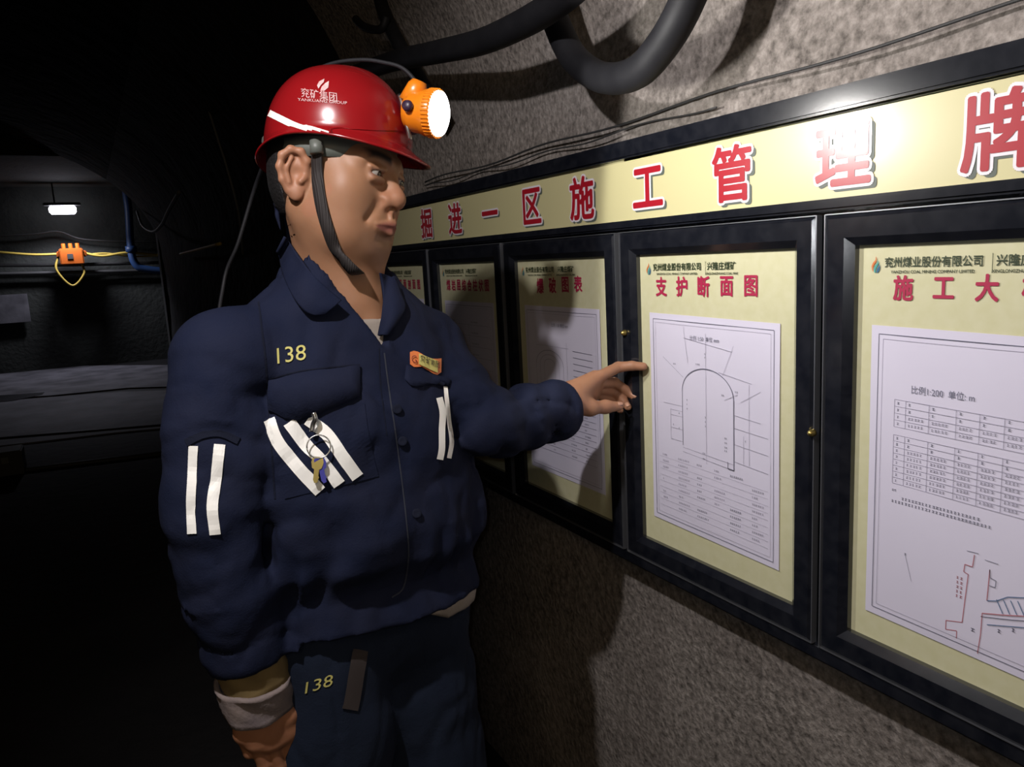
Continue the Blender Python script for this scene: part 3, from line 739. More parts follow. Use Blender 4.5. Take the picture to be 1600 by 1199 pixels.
def head_field():
    F = Field()
    E = lambda c, r, k=.01, op='u': F.ell(hp(*c), r, k, op, HM)
    C = lambda a, b, ra, rb, k=.01, op='u': F.cone(hp(*a), hp(*b), ra, rb, k, op)
    B = lambda c, r, k=.01, op='u': F.ball(hp(*c), r, k, op)
    E((0, -.008, .048), (.075, .085, .083)); E((0, .030, -.006), (.066, .056, .074), .03)
    for s in (-1, 1):
        C((s*.053, .004, -.046), (s*.020, .053, -.076), .018, .018, .03)
        B((s*.047, .049, -.006), .020, .03)
        E((s*.041, .034, -.042), (.026, .034, .036), .03); E((s*.034, .040, -.068), (.023, .024, .020), .03)
        C((s*.014, .084, .036), (s*.047, .066, .036), .011, .011, .016)
    E((0, .063, -.078), (.023, .0165, .015), .022)
    E((0, .064, -.044), (.033, .0275, .026), .020)
    C((0, .084, .026), (0, .096, -.006), .0080, .0115, .014); B((0, .0990, -.0120), .0118, .012)
    for s in (-1, 1):
        B((s*.0160, .0885, -.0155), .0082, .010)
        B((s*.032, .101, .019), .015, .020, 's')
        B((s*.0325, .0735, .0195), .0150, .006)
        C((s*.020, .0865, .0262), (s*.046, .0805, .0250), .0034, .0030, .004)     # upper lid fold
        C((s*.022, .0865, .0105), (s*.042, .083, .0105), .0030, .0030, .008)      # lower lid bag
    for s in (-1, 1):
        F.ell(hp(s*.0325, .090, .0187), (.0145, .014, .0034), .0015, 's', HM)
        B((s*.0068, .0985, -.0245), .0036, .003, 's')
    # philtrum, lips
    for s in (-1, 1):
        C((s*.0045, .0955, -.028), (s*.0045, .0965, -.040), .0022, .0026, .005)
        C((0, .0965, -.0440), (s*.0245, .0865, -.0490), .0052, .0034, .004)
        C((0, .0915, -.0570), (s*.0225, .0840, -.0530), .0062, .0034, .005)
    for s in (-1, 1): C((0, .1035, -.0500), (s*.0285, .0890, -.0508), .0017, .0014, .0020, 's')
    C((-.013, .0920, -.0685), (.013, .0920, -.0685), .0040, .0045, .010, 's')
    for s in (-1, 1): C((s*.024, .0895, -.018), (s*.038, .0775, -.044), .0008, .0003, .013, 's')
    # neck
    nb = np.array([.328, 1.100, 1.40])
    F.cone(hp(0, -.014, -.03), nb+np.array([0, .0, .03]), .056, .060, .035)
    F.cone(hp(-.05, -.02, -.04), nb+az(162)*.05+np.array([0, 0, .0]), .013, .012, .02)      # sternomastoid, near side
    F.cone(hp(.05, -.02, -.04), nb+az(150)*.05, .013, .012, .02)
    F.ell(hp(0, .038, -.118), (.010, .010, .014), .02, 'u', HM)
    # ears
    for s in (-1, 1):
        Rz = math.radians(s*24); c_, s_ = math.cos(Rz), math.sin(Rz)
        R = HM@np.array([[c_, -s_, 0], [s_, c_, 0], [0, 0, 1.0]])
        ec = hp(s*.083, -.012, .002)
        e = lambda x, y, z: ec+R@np.array([s*x, y, z])
        F.ell(ec, (.0050, .018, .028), .010, 'u', R)
        hx = [(.001, .013, .004), (.003, .015, .018), (.006, .007, .029), (.008, -.006, .030), (.009, -.016, .021), (.009, -.018, .006), (.007, -.013, -.010), (.003, -.005, -.022)]
        F.chain([e(*p) for p in hx], [.0034, .0040, .0043, .0045, .0046, .0045, .0044, .0050], .005)
        F.ell(e(.002, .004, -.025), (.0048, .0085, .0095), .006, 'u', R)
        F.ball(e(.010, .003, .000), .0088, .006, 's'); F.chain([e(.006, -.004, .020), e(.007, -.010, .004), e(.006, -.004, -.012)], [.0028, .0030, .003], .003)
        F.cone(e(.003, .013, -.004), e(.005, .010, -.009), .0042, .004, .004)
    return F
FHd = head_field()

def hand_pts(F, wrist, fore, fingers, thumb, palm, rw=.026):
    F.cone(fore, wrist, .036, rw, .02)
    for a, b, ra, rb in palm: F.cone(a, b, ra, rb, .014)
    for pts, rs in fingers: F.chain(pts, rs, .003)
    F.chain(thumb[0], thumb[1], .010)

# left arm (far side of him): shoulder, elbow, wrist, pointing hand
SHL = W(672, 548, 1.205); ELL = W(736, 676, 1.135); WRL = W(872, 624, 1.285)
FL = Field()
KX = lambda h: 1.285+(h-1.50)*.87
tip = onx(1005, 573, (K-.0095)/K); mcp = W(938, 588, KX(1.555))
def lerp(a, b, t): return np.array(a)*(1-t)+np.array(b)*t
FL.chain([SHL, W(708, 612, 1.165), W(748, 668, 1.145)], [.036, .034, .032], .02); ELL = W(748, 668, 1.145)
i_ = [mcp, W(966, 574, KX(1.590)), lerp(W(966, 574, KX(1.590)), tip, .55)+np.array([0, 0, .002]), tip]
m_ = [W(934, 598, KX(1.570)), W(960, 598, KX(1.612)), W(980, 611, KX(1.618)), W(991, 620, KX(1.610))]
r_ = [W(932, 607, KX(1.585)), W(958, 612, KX(1.622)), W(974, 626, KX(1.618)), W(981, 636, KX(1.602))]
l_ = [W(930, 616, KX(1.595)), W(950, 624, KX(1.620)), W(962, 634, KX(1.612)), W(969, 641, KX(1.598))]
th = [W(892, 632, KX(1.500)), W(922, 638, KX(1.520)), W(946, 636, KX(1.545)), W(967, 635, KX(1.560))]
hand_pts(FL, WRL, ELL, [(i_, [.0105, .0098, .0085, .0074]), (m_, [.0105, .0095, .0085, .0072]), (r_, [.010, .0090, .0080, .0068]), (l_, [.009, .0080, .0070, .0060])],
         (th, [.017, .0125, .0105, .0085]),
         [(W(885, 622, KX(1.51)), W(930, 592, KX(1.555)), .024, .015), (W(885, 624, KX(1.52)), W(930, 604, KX(1.575)), .024, .014), (W(885, 628, KX(1.53)), W(926, 618, KX(1.59)), .022, .012), (W(884, 630, KX(1.505)), W(906, 632, KX(1.520)), .021, .015), (W(895, 622, KX(1.52)), W(918, 618, KX(1.56)), .02, .013)], .0255)
# right arm (near side): hangs with loosely curled fingers
SHR = W(350, 565, .99); ELR = W(336, 795, .945); WRR = W(402, 1066, .962)
FR = Field(); FR.cone(SHR, ELR, .045, .038, .02)
kn = [W(440, 1148, .968), W(421, 1159, .955), W(399, 1159, .946), W(378, 1147, .944)]
fg = []
for k, p in enumerate(kn):
    Lf = (.040, .044, .041, .033)[k]; dn = unit(np.array([.22, .10, -1.0])); bk = unit(np.array([.75, .45, -.45])); up_ = unit(np.array([.75, .35, .55]))
    a = p+dn*Lf; b = a+bk*Lf*.66; c = b+up_*Lf*.5
    fg.append(([p, a, b, c], [.0105, .0095, .0085, .0072] if k < 3 else [.009, .008, .0072, .006]))
tr = [W(434, 1098, .965), W(450, 1116, .968), W(456, 1138, .972), W(457, 1156, .974)]
hand_pts(FR, WRR, ELR, fg, (tr, [.017, .0125, .0105, .008]),
         [(W(412, 1090, .960), kn[0], .024, .015), (W(404, 1090, .955), kn[1], .025, .015), (W(396, 1090, .950), kn[2], .024, .014), (W(390, 1090, .948), kn[3], .022, .012)], .029)
# trunk under the clothes
FT = Field(); FT.ell((.312, 1.10, 1.16), (.12, .09, .22), .03); FT.cone((.312, 1.10, 1.28), (.314, 1.105, 1.43), .075, .056, .05)
FT.cone(SHL, (.312, 1.10, 1.35), .045, .06, .04); FT.cone(SHR, (.312, 1.10, 1.35), .045, .06, .04)
LEGS = [((.240, 1.068, .90), (.212, 1.04, .50), (.190, 1.075, .09)), ((.392, 1.11, .90), (.415, 1.09, .50), (.42, 1.135, .09))]
for a, b, c in LEGS: FT.chain([a, b, c], [.070, .055, .042], .02); FT.ball((.31, 1.09, .93), .075, .03)

def skincol(P, kind):
    C = np.tile(np.array([.315, .160, .088]), (len(P), 1))
    if kind == 'head':
        q = tolocal(P); x = np.abs(q[:, 0])
        def blend(mask, col):
            m = np.clip(mask, 0, 1)[:, None]; C[:] = C*(1-m)+np.array(col)*m
        lip = np.minimum(1-np.abs(q[:, 2]+.0506)/(.0115*np.clip(1-(x/.029)**2, 0, 1)+.0005), 1)*2.2
        lip = np.where((q[:, 1] > .075) & (x < .0275), lip, 0); blend(lip*.7, (.25, .085, .065))
        bz = .0385+.006*np.sin(np.clip((x-.014)/.038, 0, 1)*2.6); br = 1.8-np.abs(q[:, 2]-bz)/.0044
        br = np.where((x > .013) & (x < .053) & (q[:, 1] > .04), np.minimum(br, np.minimum((x-.012)/.004, (.054-x)/.008)), 0); blend(br*.75, (.03, .022, .018))
        blend(np.where((q[:, 1] > .06) & (np.abs(q[:, 2]-.0187) < .0054) & (np.abs(x-.0325) < .0145), .55, 0), (.16, .07, .05))      # lash line
        blend(np.clip(1.2-np.linalg.norm((q-np.array([0, .09, -.079]))/np.array([.05, .04, .022]), axis=1), 0, .22), (.20, .115, .07))   # shaven chin
        blend(np.clip(1.2-np.linalg.norm((q-np.array([0, .105, -.014]))/np.array([.03, .03, .02]), axis=1), 0, .25), (.36, .14, .085))
        blend(np.where(x > .076, .35, 0), (.36, .15, .09))
    else:
        C[:] = (.33, .165, .095) if kind == 'left' else ((.33, .15, .08) if kind == 'right' else (.5, .3, .2))
    return C
Vs, Qs, Cs = [], [], []; nv = 0
def add_surf(F, lo, hi, h, kind, B=20):
    global nv
    V, Q = surface(F, lo, hi, h, B); Vs.append(V); Qs.append(Q+nv); Cs.append(skincol(V, kind)); nv += len(V)
add_surf(FHd, HC-np.array([.135, .135, .22]), HC+np.array([.135, .135, .15]), .0017, 'head')
allp = np.array([WRL, ELL, tip, SHL]); add_surf(FL, allp.min(0)-.07, allp.max(0)+.07, .002, 'left')
allp = np.array([WRR, ELR, SHR]+kn); add_surf(FR, allp.min(0)-.10, allp.max(0)+.10, .002, 'right')
add_surf(FT, (.0, .85, .04), (.62, 1.30, 1.50), .006, 'trunk', 14)
V = np.concatenate(Vs); Q = np.concatenate(Qs); me = npmesh('body', V, Q); setcol(me, np.concatenate(Cs))
body = link('body', me, M_SKIN, man, True)
# eyes
gaze = unit(HM@np.array([.10, 1.0, -.22]))
for s in (-1, 1):
    c = hp(s*.0325, .0742, .0190); ey = empty('eye', c)
    bm = bmesh.new(); bmesh.ops.create_uvsphere(bm, u_segments=32, v_segments=20, radius=.0132)
    me = bpy.data.meshes.new('eyeball'); bm.to_mesh(me); bm.free()
    o = link('eye', me, M_EYE, None, True); o.parent = man; o.matrix_basis = Matrix.Translation(Vector(c-BASE))
    bpy.data.objects.remove(ey)
    MB().lathe([(.0119, .0001), (.0119, .0062), (.0124, .0058), (.0137, .0001)], (0, 0, 0), gaze, 24).build('iris', M_IRIS, o, True, local=True)
# finger nails
def nail(p, d, n, w, l, parent):
    d = unit(d); n = unit(np.array(n)-d*(np.array(n)@d)); s = np.cross(d, n); mb = MB(); g = []
    for i in range(5):
        for j in range(5):
            u, v = i/4-.5, j/4-.5; g.append(len(mb.v)); mb.v.append(tuple(p+d*l*u+s*w*v*(1-.25*max(0, u))+n*(.0008-.010*v*v*w/.01)))
    for i in range(4):
        for j in range(4): a = i*5+j; mb.f.append((a, a+1, a+6, a+5))
    o = mb.build('fingernail', MATS.get('nail') or mat('nail', (.40, .215, .14), .35, coat=.3), parent, True); o.modifiers.new('t', 'SOLIDIFY').thickness = .0008
tocam = lambda p: unit(CAM-p)
for pts, r in ((th, .0085), (m_, .0072), (r_, .0068)):
    d = pts[-1]-pts[-2]; nrm = tocam(pts[-1])*.8+np.array([0, 0, .6]); nrm = nrm-unit(d)*(nrm@unit(d)); nrm = unit(nrm)
    nail(pts[-1]+nrm*(r+.0003)-unit(d)*.001, d, nrm, .0105, .011, body)

# hair: short, under the helmet, sideburns and nape
FH_ = Field(); FH_.ell(hp(0, -.016, .046), (.0790, .0870, .085), .01, 'u', HM)
FH_.ell(hp(0, -.036, -.005), (.068, .053, .060), .03, 'u', HM)
wv = waves(40, 700, 9)
def hairpost(P, d):
    q = tolocal(P); x = np.abs(q[:, 0]); d = d+.0012*wv(P)
    front = q[:, 1]-(.030+.10*np.clip(q[:, 2]-.035, 0, 1)+.012*np.clip((q[:, 2]-.0)/.03, -1, 1))
    low = -(q[:, 2]-np.where(q[:, 1] > -.004, .004+.0*x, np.where(q[:, 1] > -.038, .034, -.048)))
    return np.maximum(np.maximum(d, front), low)
FH_.post = hairpost
V, Q = surface(FH_, HC-.14, HC+.15, .002); link('hair', npmesh('hair', V, Q), M_HAIR, man, True)

# ---- clothes -----------------------------------------------------------------
TL_, TF_ = az(76), az(166)                               # his left, his front
def torso_station(z, tab):
    t = np.array(tab); return [np.interp(z, t[:, 0], t[:, i]) for i in range(1, t.shape[1])]
JT = [  # z, shift to his left, shift forward, half width, half depth
    (.930, .000, .000, .184, .134), (.955, .000, .004, .186, .136), (.985, .0, .002, .180, .130), (1.010, .0, .002, .172, .124), (1.028, .0, .006, .174, .130), (1.055, .0, .010, .187, .145), (1.10, .0, .010, .192, .150),
    (1.18, .0, .006, .190, .145), (1.26, .0, .004, .184, .136), (1.31, .0, .0, .180, .126), (1.35, .0, -.004, .168, .114), (1.385, .0, -.008, .145, .102), (1.415, .0, -.010, .117, .090), (1.445, .0, -.010, .092, .078), (1.475, .0, -.010, .074, .070), (1.50, 0, -.010, .066, .064)]
CJ = np.array([.316, 1.098, 0])
w4 = waves(14, 34, 31); w5 = waves(14, 55, 32)
crease = lambda P, s: np.exp(-(w4(P*np.array([1, 1, s]))/.045)**2)*.8+np.exp(-(w5(P*np.array([1, 1, s]))/.05)**2)*.5
w1 = waves(30, 60, 21); w2 = waves(30, 24, 22); w3 = waves(24, 130, 23)
def torso_d(P, tab=JT, ex=2.35):
    q = P-CJ; u = q@TL_; v = q@TF_
    z = P[:, 2]; z = z-np.clip((1.20-z)/.15, 0, 1)*(.026*np.clip(v/.13, -1, 1)-.012*np.clip(u/.18, -1, 1))
    sl, sf, a, b = torso_station(z, tab); u = u-sl; v = v-sf
    rho = (np.abs(u/a)**ex+np.abs(v/b)**ex)**(1/ex)
    ang = np.arctan2(v/b, u/a)
    d = (rho-1)*np.minimum(a, b)*.93
    return d, ang, z
def folds(P, ang, z):
    g = np.exp(-((z-1.035)/.05)**2)                      # gathers above the waistband
    d = g*.006*np.sin(ang*17+3*np.sin(ang*5)+z*20)
    d += np.exp(-((z-.975)/.03)**2)*.003*np.sin(ang*26+z*30)
    d += .0110*w2(P)*2.2+.0085*w1(P)*2+.0024*w3(P)*2+.0046*crease(P, .55)
    d += .004*np.clip((z-1.12)/.1, 0, 1)*np.sin(P[:, 2]*34+(P-CJ)@TL_*30+4*w2(P))*np.clip((1.40-z)/.1, 0, 1)
    d += .0045*np.sin(ang*9+z*11+2*w2(P))*np.clip((1.32-z)/.25, 0, 1)*np.clip((z-1.03)/.05, 0, 1)
    return d
# sleeves
sl_r = [SHR, W(341, 660, .968), W(338, 800, .945), W(360, 920, .945), W(383, 1008, .955)]
sr_r = [.066, .0655, .065, .061, .055]
sl_l = [SHL, W(708, 612, 1.165), W(748, 668, 1.145), W(812, 654, 1.215), W(866, 642, 1.278)]
sr_l = [.058, .057, .056, .0545, .0535]
FJ = Field(); FJ.add(lambda P: torso_d(P)[0], (.31, 1.09, 1.2), .5, .02)
FJ.chain(sl_r[:2], sr_r[:2], .02); FJ.chain(sl_r[1:], sr_r[1:], .006); FJ.chain(sl_l[:2], sr_l[:2], .02); FJ.chain(sl_l[1:], sr_l[1:], .006)
FJ.cone(SHR+np.array([.01, .01, -.005]), (.262, 1.09, 1.42), .060, .048, .03); FJ.cone(SHL+np.array([-.01, .0, -.005]), (.36, 1.11, 1.42), .054, .048, .03)
endR = W(388, 1026, .958); dirR = unit(endR-sl_r[-2]); dirR = unit(dirR*.75+np.array([.10, .0, -.55])*.6)
endL = W(878, 640, 1.292); dirL = unit(endL-sl_l[-2])
def seg_param(P, a, b):
    ab = b-a; t = (P-a)@ab/(ab@ab); return t, np.linalg.norm(P-a-np.clip(t, 0, 1)[:, None]*ab, axis=1)
def jpost(P, d):
    td, ang, z = torso_d(P)
    wt = np.clip(1-np.abs(td)/.05, 0, 1)*np.clip((z-.94)/.10, .35, 1); d = d+folds(P, ang, z)*wt
    # creases on the sleeves: rings that wander around the arm
    for pts, sd, am in ((sl_r, 1, .0045), (sl_l, 2, .0050)):
        s_acc = 0
        for i in range(len(pts)-1):
            t, r = seg_param(P, pts[i], pts[i+1]); Ls = np.linalg.norm(pts[i+1]-pts[i]); m = ((t >= 0) & (t < 1))*np.clip(1-(r-.05)/.05, 0, 1)*np.clip(r/.04, 0, 1)
            ss = s_acc+t*Ls; dirn = unit(pts[i+1]-pts[i]); sd_ = unit(np.cross(dirn, [0, .3, 1])); phi = np.arctan2((P-pts[i])@np.cross(dirn, sd_), (P-pts[i])@sd_)
            d = d+m*am*(.55*np.sin(ss*95+1.6*np.sin(phi*2+sd)+2.5*w2(P))+2.2*w2(P*1.4+sd)+1.6*w1(P)+.95*crease(P+sd, 1.5))*(1 if i > 0 else .6); s_acc += Ls
    # cut the cuffs and hem, hollow them
    nearR = np.linalg.norm(P-endR, axis=1) < .16; pR = (P-endR)@dirR
    d = np.where(nearR, np.maximum(d, pR), d)
    nearL = np.linalg.norm(P-endL, axis=1) < .14; pL = (P-endL)@dirL
    d = np.where(nearL, np.maximum(d, pL), d)
    tR, rR = seg_param(P, sl_r[-2], endR); d = np.where(nearR & (pR > -.09), np.maximum(d, .0455-rR), d)
    tL, rL = seg_param(P, sl_l[-2], endL); d = np.where(nearL & (pL > -.08), np.maximum(d, .0405-rL), d)
    hem = .958+.004*np.sin(ang*3)
    z_ = z; z = P[:, 2]; z = z_
    armz = np.minimum(np.linalg.norm((P-sl_r[2]), axis=1), seg_param(P, sl_r[2], sl_r[4])[1])
    tor = td < .03
    d = np.where(tor & (armz > .075), np.maximum(d, hem-z), d)
    d = np.where(tor & (armz > .08) & (z < 1.0), np.maximum(d, -(td+.024)), d)
    z = P[:, 2]
    # open neck: a V down the front and the throat
    q = P-CJ; u = q@TL_; v = q@TF_
    vz = 1.368; wv_ = (z-vz)*.50+.003
    V_ = np.where((v > -.02) & (z > vz), np.abs(u-.010)-wv_, 1.0)
    hole = np.maximum(np.sqrt(u**2+((v+.006)/1.05)**2)-.068, -(z-1.42))
    inner = np.maximum(V_, -(td+.028))*1.0                # only as deep as the cloth
    V2 = np.maximum(V_, -(td+.05))
    d = np.maximum(d, -np.maximum(V2, vz-z)); d = np.maximum(d, -hole)
    return d
FJ.post = jpost
V, Q = surface(FJ, (-.05, .80, .84), (.86, 1.42, 1.52), .0046, 16, 2.0)
def relax(V, Q, n=3, k=.5):
    for _ in range(n):
        acc = np.zeros_like(V); cnt = np.zeros(len(V))
        for a in range(4):
            for c in (1, 3): np.add.at(acc, Q[:, a], V[Q[:, (a+c) % 4]]); np.add.at(cnt, Q[:, a], 1)
        V = V+(acc/np.maximum(cnt, 1)[:, None]-V)*k
    return V
V = relax(V, Q, 2)
jacket = link('jacket', npmesh('jacket', V, Q), M_NAVY, man, True)
BJ = bvh_of(jacket)

# undershirt: chest piece under the open collar, belly hem below the jacket, inner cuffs
FU = Field()
UT = [(z, a, b, c*(.88 if z > .99 else .965), e*(.84 if z > .99 else .965)) for (z, a, b, c, e) in JT]
def ud(P):
    d, ang, z = torso_d(P, UT); return d
FU.add(ud, (.31, 1.09, 1.2), .5, .01)
def upost(P, d):
    q = P-CJ; u = q@TL_; v = q@TF_; z = torso_d(P, UT)[2]
    hole = np.maximum(np.sqrt((u/.070)**2+((v-.035)/.085)**2)*.07-.07, 1.405-z)
    d = np.maximum(d+.002*w1(P), np.maximum(z-1.445, .960-.024*np.clip((u-.015)/.05, -1, 1)-z)); return np.maximum(d, -hole)
FU.post = upost
V, Q = surface(FU, (.0, .8, .88), (.6, 1.35, 1.45), .006, 14, 2.0)
link('undershirt', npmesh('undershirt', V, Q), M_BEIGE, man, True)
def cuff(name, a, b, ra, rb, m, th=.003, wob=.002):
    a = np.array(a, float); b = np.array(b, float); ax = unit(b-a); s1 = unit(np.cross(ax, [.3, .2, 1])); s2 = np.cross(ax, s1); mb = MB(); n = 40; k = 8
    for i in range(k+1):
        t = i/k
        for j in range(n):
            p = 2*math.pi*j/n; r = ra+(rb-ra)*t+wob*math.sin(p*3+t*4)+wob*.6*math.sin(p*7+t*9)+(.002 if i in (0, k) else 0)
            mb.v.append(tuple(a+(b-a)*t+r*(math.cos(p)*s1+math.sin(p)*s2)))
    for i in range(k):
        for j in range(n): j2 = (j+1) % n; mb.f.append((i*n+j, i*n+j2, (i+1)*n+j2, (i+1)*n+j))
    o = mb.build(name, m, man, True); md = o.modifiers.new('t', 'SOLIDIFY'); md.thickness = th; return o
cuff('lining_sleeve', W(384, 1000, .955), W(402, 1064, .962), .046, .043, M_OCHRE)
cuff('turned_up_cuff', W(398, 1058, .962), W(405, 1102, .968), .0495, .0460, M_CUFF, .006)
cuff('lining_sleeve', W(852, 645, 1.26), W(884, 648, 1.296), .0365, .035, M_OCHRE)

# collar: a stand round the neck and two leaves lying on the chest
mb = MB(); n = 40; rr_ = 5; g = {}
for i in range(n+1):
    a = math.radians(-100+200*i/n); dv = -TF_*math.cos(a)+TL_*math.sin(a); fr = abs(a)/math.radians(100)
    for j in range(rr_+1):
        q = j/rr_; r = .064+.020*q**1.5+.004*math.sin(q*3.1); z = 1.478-.030*fr**2+.020*math.sin(min(1, q*1.6)*math.pi*.6)-.052*q**2
        g[i, j] = len(mb.v); mb.v.append(tuple(CJ-TF_*.012+dv*r+np.array([0, 0, z])))
for i in range(n):
    for j in range(rr_): mb.f.append((g[i, j], g[i+1, j], g[i+1, j+1], g[i, j+1]))
o = mb.build('collar_stand', M_NAVY, jacket, True); md = o.modifiers.new('t', 'SOLIDIFY'); md.thickness = .004; md.offset = 0
BC = bvh_of(jacket, body)
def leaf(fold, edge, lift):
    A = spline(fold, 6); B_ = spline(edge, 6); m = 8; P = []
    for i in range(len(A)):
        a, b_ = A[i], B_[min(i, len(B_)-1)]; row = []
        for j in range(m+1):
            t = j/m; px = a*(1-t)+b_*t; row.append(tuple(px)+((lift*(1-t)**.7+.007+.006*math.sin(t*3.14)),))
        P.append(row)
    V = []; last = None
    for row in P:
        for (x, y, of) in row:
            s_ = shoot(BC, x, y, 0)
            if s_ is None:
                ref = last if last is not None else W(x, y, 1.06); d = ray(x, y); s_ = CAM+d*((ref-CAM)@FH/(d@FH))
            last = s_; V.append(s_+tocam(s_)*of)
    w_ = m+1; F = [(i*w_+j, i*w_+j+1, (i+1)*w_+j+1, (i+1)*w_+j) for i in range(len(P)-1) for j in range(m)]
    V = relax(np.array(V), np.array(F), 6)
    me = pymesh('collar_leaf', V, F); o = link('collar_leaf', me, M_NAVY, jacket, True); md = o.modifiers.new('t', 'SOLIDIFY'); md.thickness = .004
    return o
leaf([(447, 364), (463, 388), (488, 418), (514, 443), (542, 470)], [(432, 394), (438, 432), (456, 474), (481, 499), (509, 494)], .016)
leaf([(588, 420), (592, 450), (594, 480), (594, 505), (592, 530)], [(618, 436), (628, 462), (636, 482), (622, 500), (602, 526)], .008)

# trousers and boots
FP = Field()
for i, (a, b, c) in enumerate(LEGS):
    FP.chain([np.array(a)+np.array([0, 0, .06]), np.array(a)+np.array([0, 0, -.10]), b, np.array(c)+np.array([0, 0, .05])], [.090, .092, .086, .080], .03)
FP.ell((.314, 1.097, .94), (.145, .098, .09), .04, 'u', np.stack([TL_, TF_, [0, 0, 1]], 1))
def ppost(P, d):
    d = d+.010*w2(P)*1.6+.006*w1(P)*1.6+.005*crease(P+3, .5)+.004*np.sin(P[:, 2]*38+3*w2(P)+P[:, 0]*20)*np.clip((.8-P[:, 2])/.3, 0, 1)
    d = np.maximum(d, np.maximum(P[:, 2]-.985, .07-P[:, 2]))
    return d
FP.post = ppost
V, Q = surface(FP, (-.02, .8, .03), (.62, 1.35, 1.01), .006, 14, 2.0)
trousers = link('trousers', npmesh('trousers', V, Q), M_TROU, man, True)
BP = bvh_of(trousers)
for (a, b, c) in LEGS:
    FB = Field(); c = np.array(c); toe = c+TF_*.17+np.array([0, 0, -.045])
    FB.cone(c+np.array([0, 0, .14]), c, .060, .056, .02); FB.cone(c+np.array([0, 0, -.045])-TF_*.03, toe, .045, .042, .03)
    FB.post = lambda P, d: np.maximum(d, .002-P[:, 2])
    V, Q = surface(FB, c-.26, c+.26, .006, 14); link('boot', npmesh('boot', V, Q), M_BOOT, man, True)

# sewn-on things, laid on the cloth
def tape(name, bvh, pts, wd, m, parent, off=.002, n=6, across=4, thick=.0012):
    V, F = grid_patch(bvh, strip_rows(pts, wd, n, across), off, thick)
    return link(name, pymesh(name, V, F), m, parent)
def seam(name, pts, wd, m=M_SEAM, parent=None, bvh=None, off=.0008):
    return tape(name, bvh or BJ, pts, wd, m, parent or jacket, off, 6, 2, .0006)
# stripes on the near sleeve
tape('reflective_strip', BJ, [(303, 697), (301, 745), (299, 790), (301, 834)], 14, M_REFL, jacket)
tape('reflective_strip', BJ, [(343, 695), (338, 745), (332, 790), (336, 835)], 17, M_REFL, jacket)
# pocket with three slanting stripes
pk = [(418, 655), (520, 640), (572, 745), (490, 785)]
tape('chest_pocket', BJ, [(495, 640), (500, 680), (508, 720), (518, 762)], 150, M_NAVY, jacket, .0015, 6, 12, .002)
BJ2 = bvh_of(*[o for o in bpy.data.objects if o.name in ('jacket', 'chest_pocket')])
tape('reflective_strip', BJ2, [(420, 656), (434, 690), (462, 726), (500, 768)], 20, M_REFL, jacket)
tape('reflective_strip', BJ2, [(452, 660), (475, 692), (502, 720), (530, 757)], 20, M_REFL, jacket)
tape('reflective_strip', BJ2, [(480, 655), (510, 678), (534, 712), (558, 746)], 20, M_REFL, jacket)
# flap: lifts off the pocket at its lower right corner
V, F = grid_patch(BJ, [[(416+i*16, 592-i*2.2+0) for i in range(10)], [(416+i*16, 618-i*2.2) for i in range(10)], [(416+i*16, [645, 648, 655, 657, 652, 646, 640, 634, 628, 620][i]) for i in range(10)]], .006, .003)
link('pocket_flap', pymesh('pocket_flap', V, F), M_NAVY, jacket, True)
V, F = grid_patch(BJ, [[(632+i*10, 572+i*3) for i in range(8)], [(630+i*10, 592+i*2) for i in range(8)], [(630+i*9.5, [594, 604, 606, 604, 602, 598, 596, 600][i]) for i in range(8)]], .004, .003)
link('pocket_flap', pymesh('pocket_flap', V, F), M_NAVY, jacket, True)
tape('reflective_strip', BJ, [(695, 604), (697, 630), (700, 660), (704, 690), (700, 716)], 7, M_REFL, jacket)
tape('reflective_strip', BJ, [(685, 622), (690, 645), (689, 670), (689, 700), (686, 718)], 10, M_REFL, jacket)
# flap on the sleeve, armhole and front seams
tape('sleeve_flap', BJ, [(292, 692), (318, 680), (344, 678), (372, 690)], 12, M_NAVY2, jacket, .003, 6, 3, .003)
seam('armhole_seam', [(404, 472), (408, 510), (414, 560), (418, 620), (424, 700), (430, 780)], 3, M_NAVY2)
seam('placket_edge', [(600, 552), (606, 600), (615, 660), (626, 740), (634, 810), (638, 870), (630, 918), (612, 934)], 2.2)
seam('placket_edge', [(592, 545), (594, 600), (604, 680)], 1.6, M_NAVY2)
seam('yoke_seam', [(422, 592), (470, 580), (520, 574), (562, 570)], 2.0, M_NAVY2)
seam('flap_stitching', [(420, 640), (450, 650), (490, 645), (545, 622)], 1.2)
for px, py in ((628, 690), (650, 803), (620, 640)):
    p = shoot(BJ, px, py, .001)
    if p is not None: MB().lathe([(0, .0065), (.002, .0068), (.0035, .006), (.003, .0035), (.0025, .0005)], p, tocam(p)+np.array([.15, 0, .1]), 18).build('button', M_NAVY2, jacket, True)
decal_text(BJ, 'number', '138', M_THREAD, jacket, (455, 554), (36, -4.5), (-2.0, -34))
decal_text(BP, 'number', '138', M_THREAD, trousers, (499, 1068), (33, -10.0), (3.0, -26))
tape('side_pocket', BP, [(562, 1016), (556, 1050), (550, 1088), (546, 1108)], 24, M_PATCH, trousers, .003, 6, 4, .002)
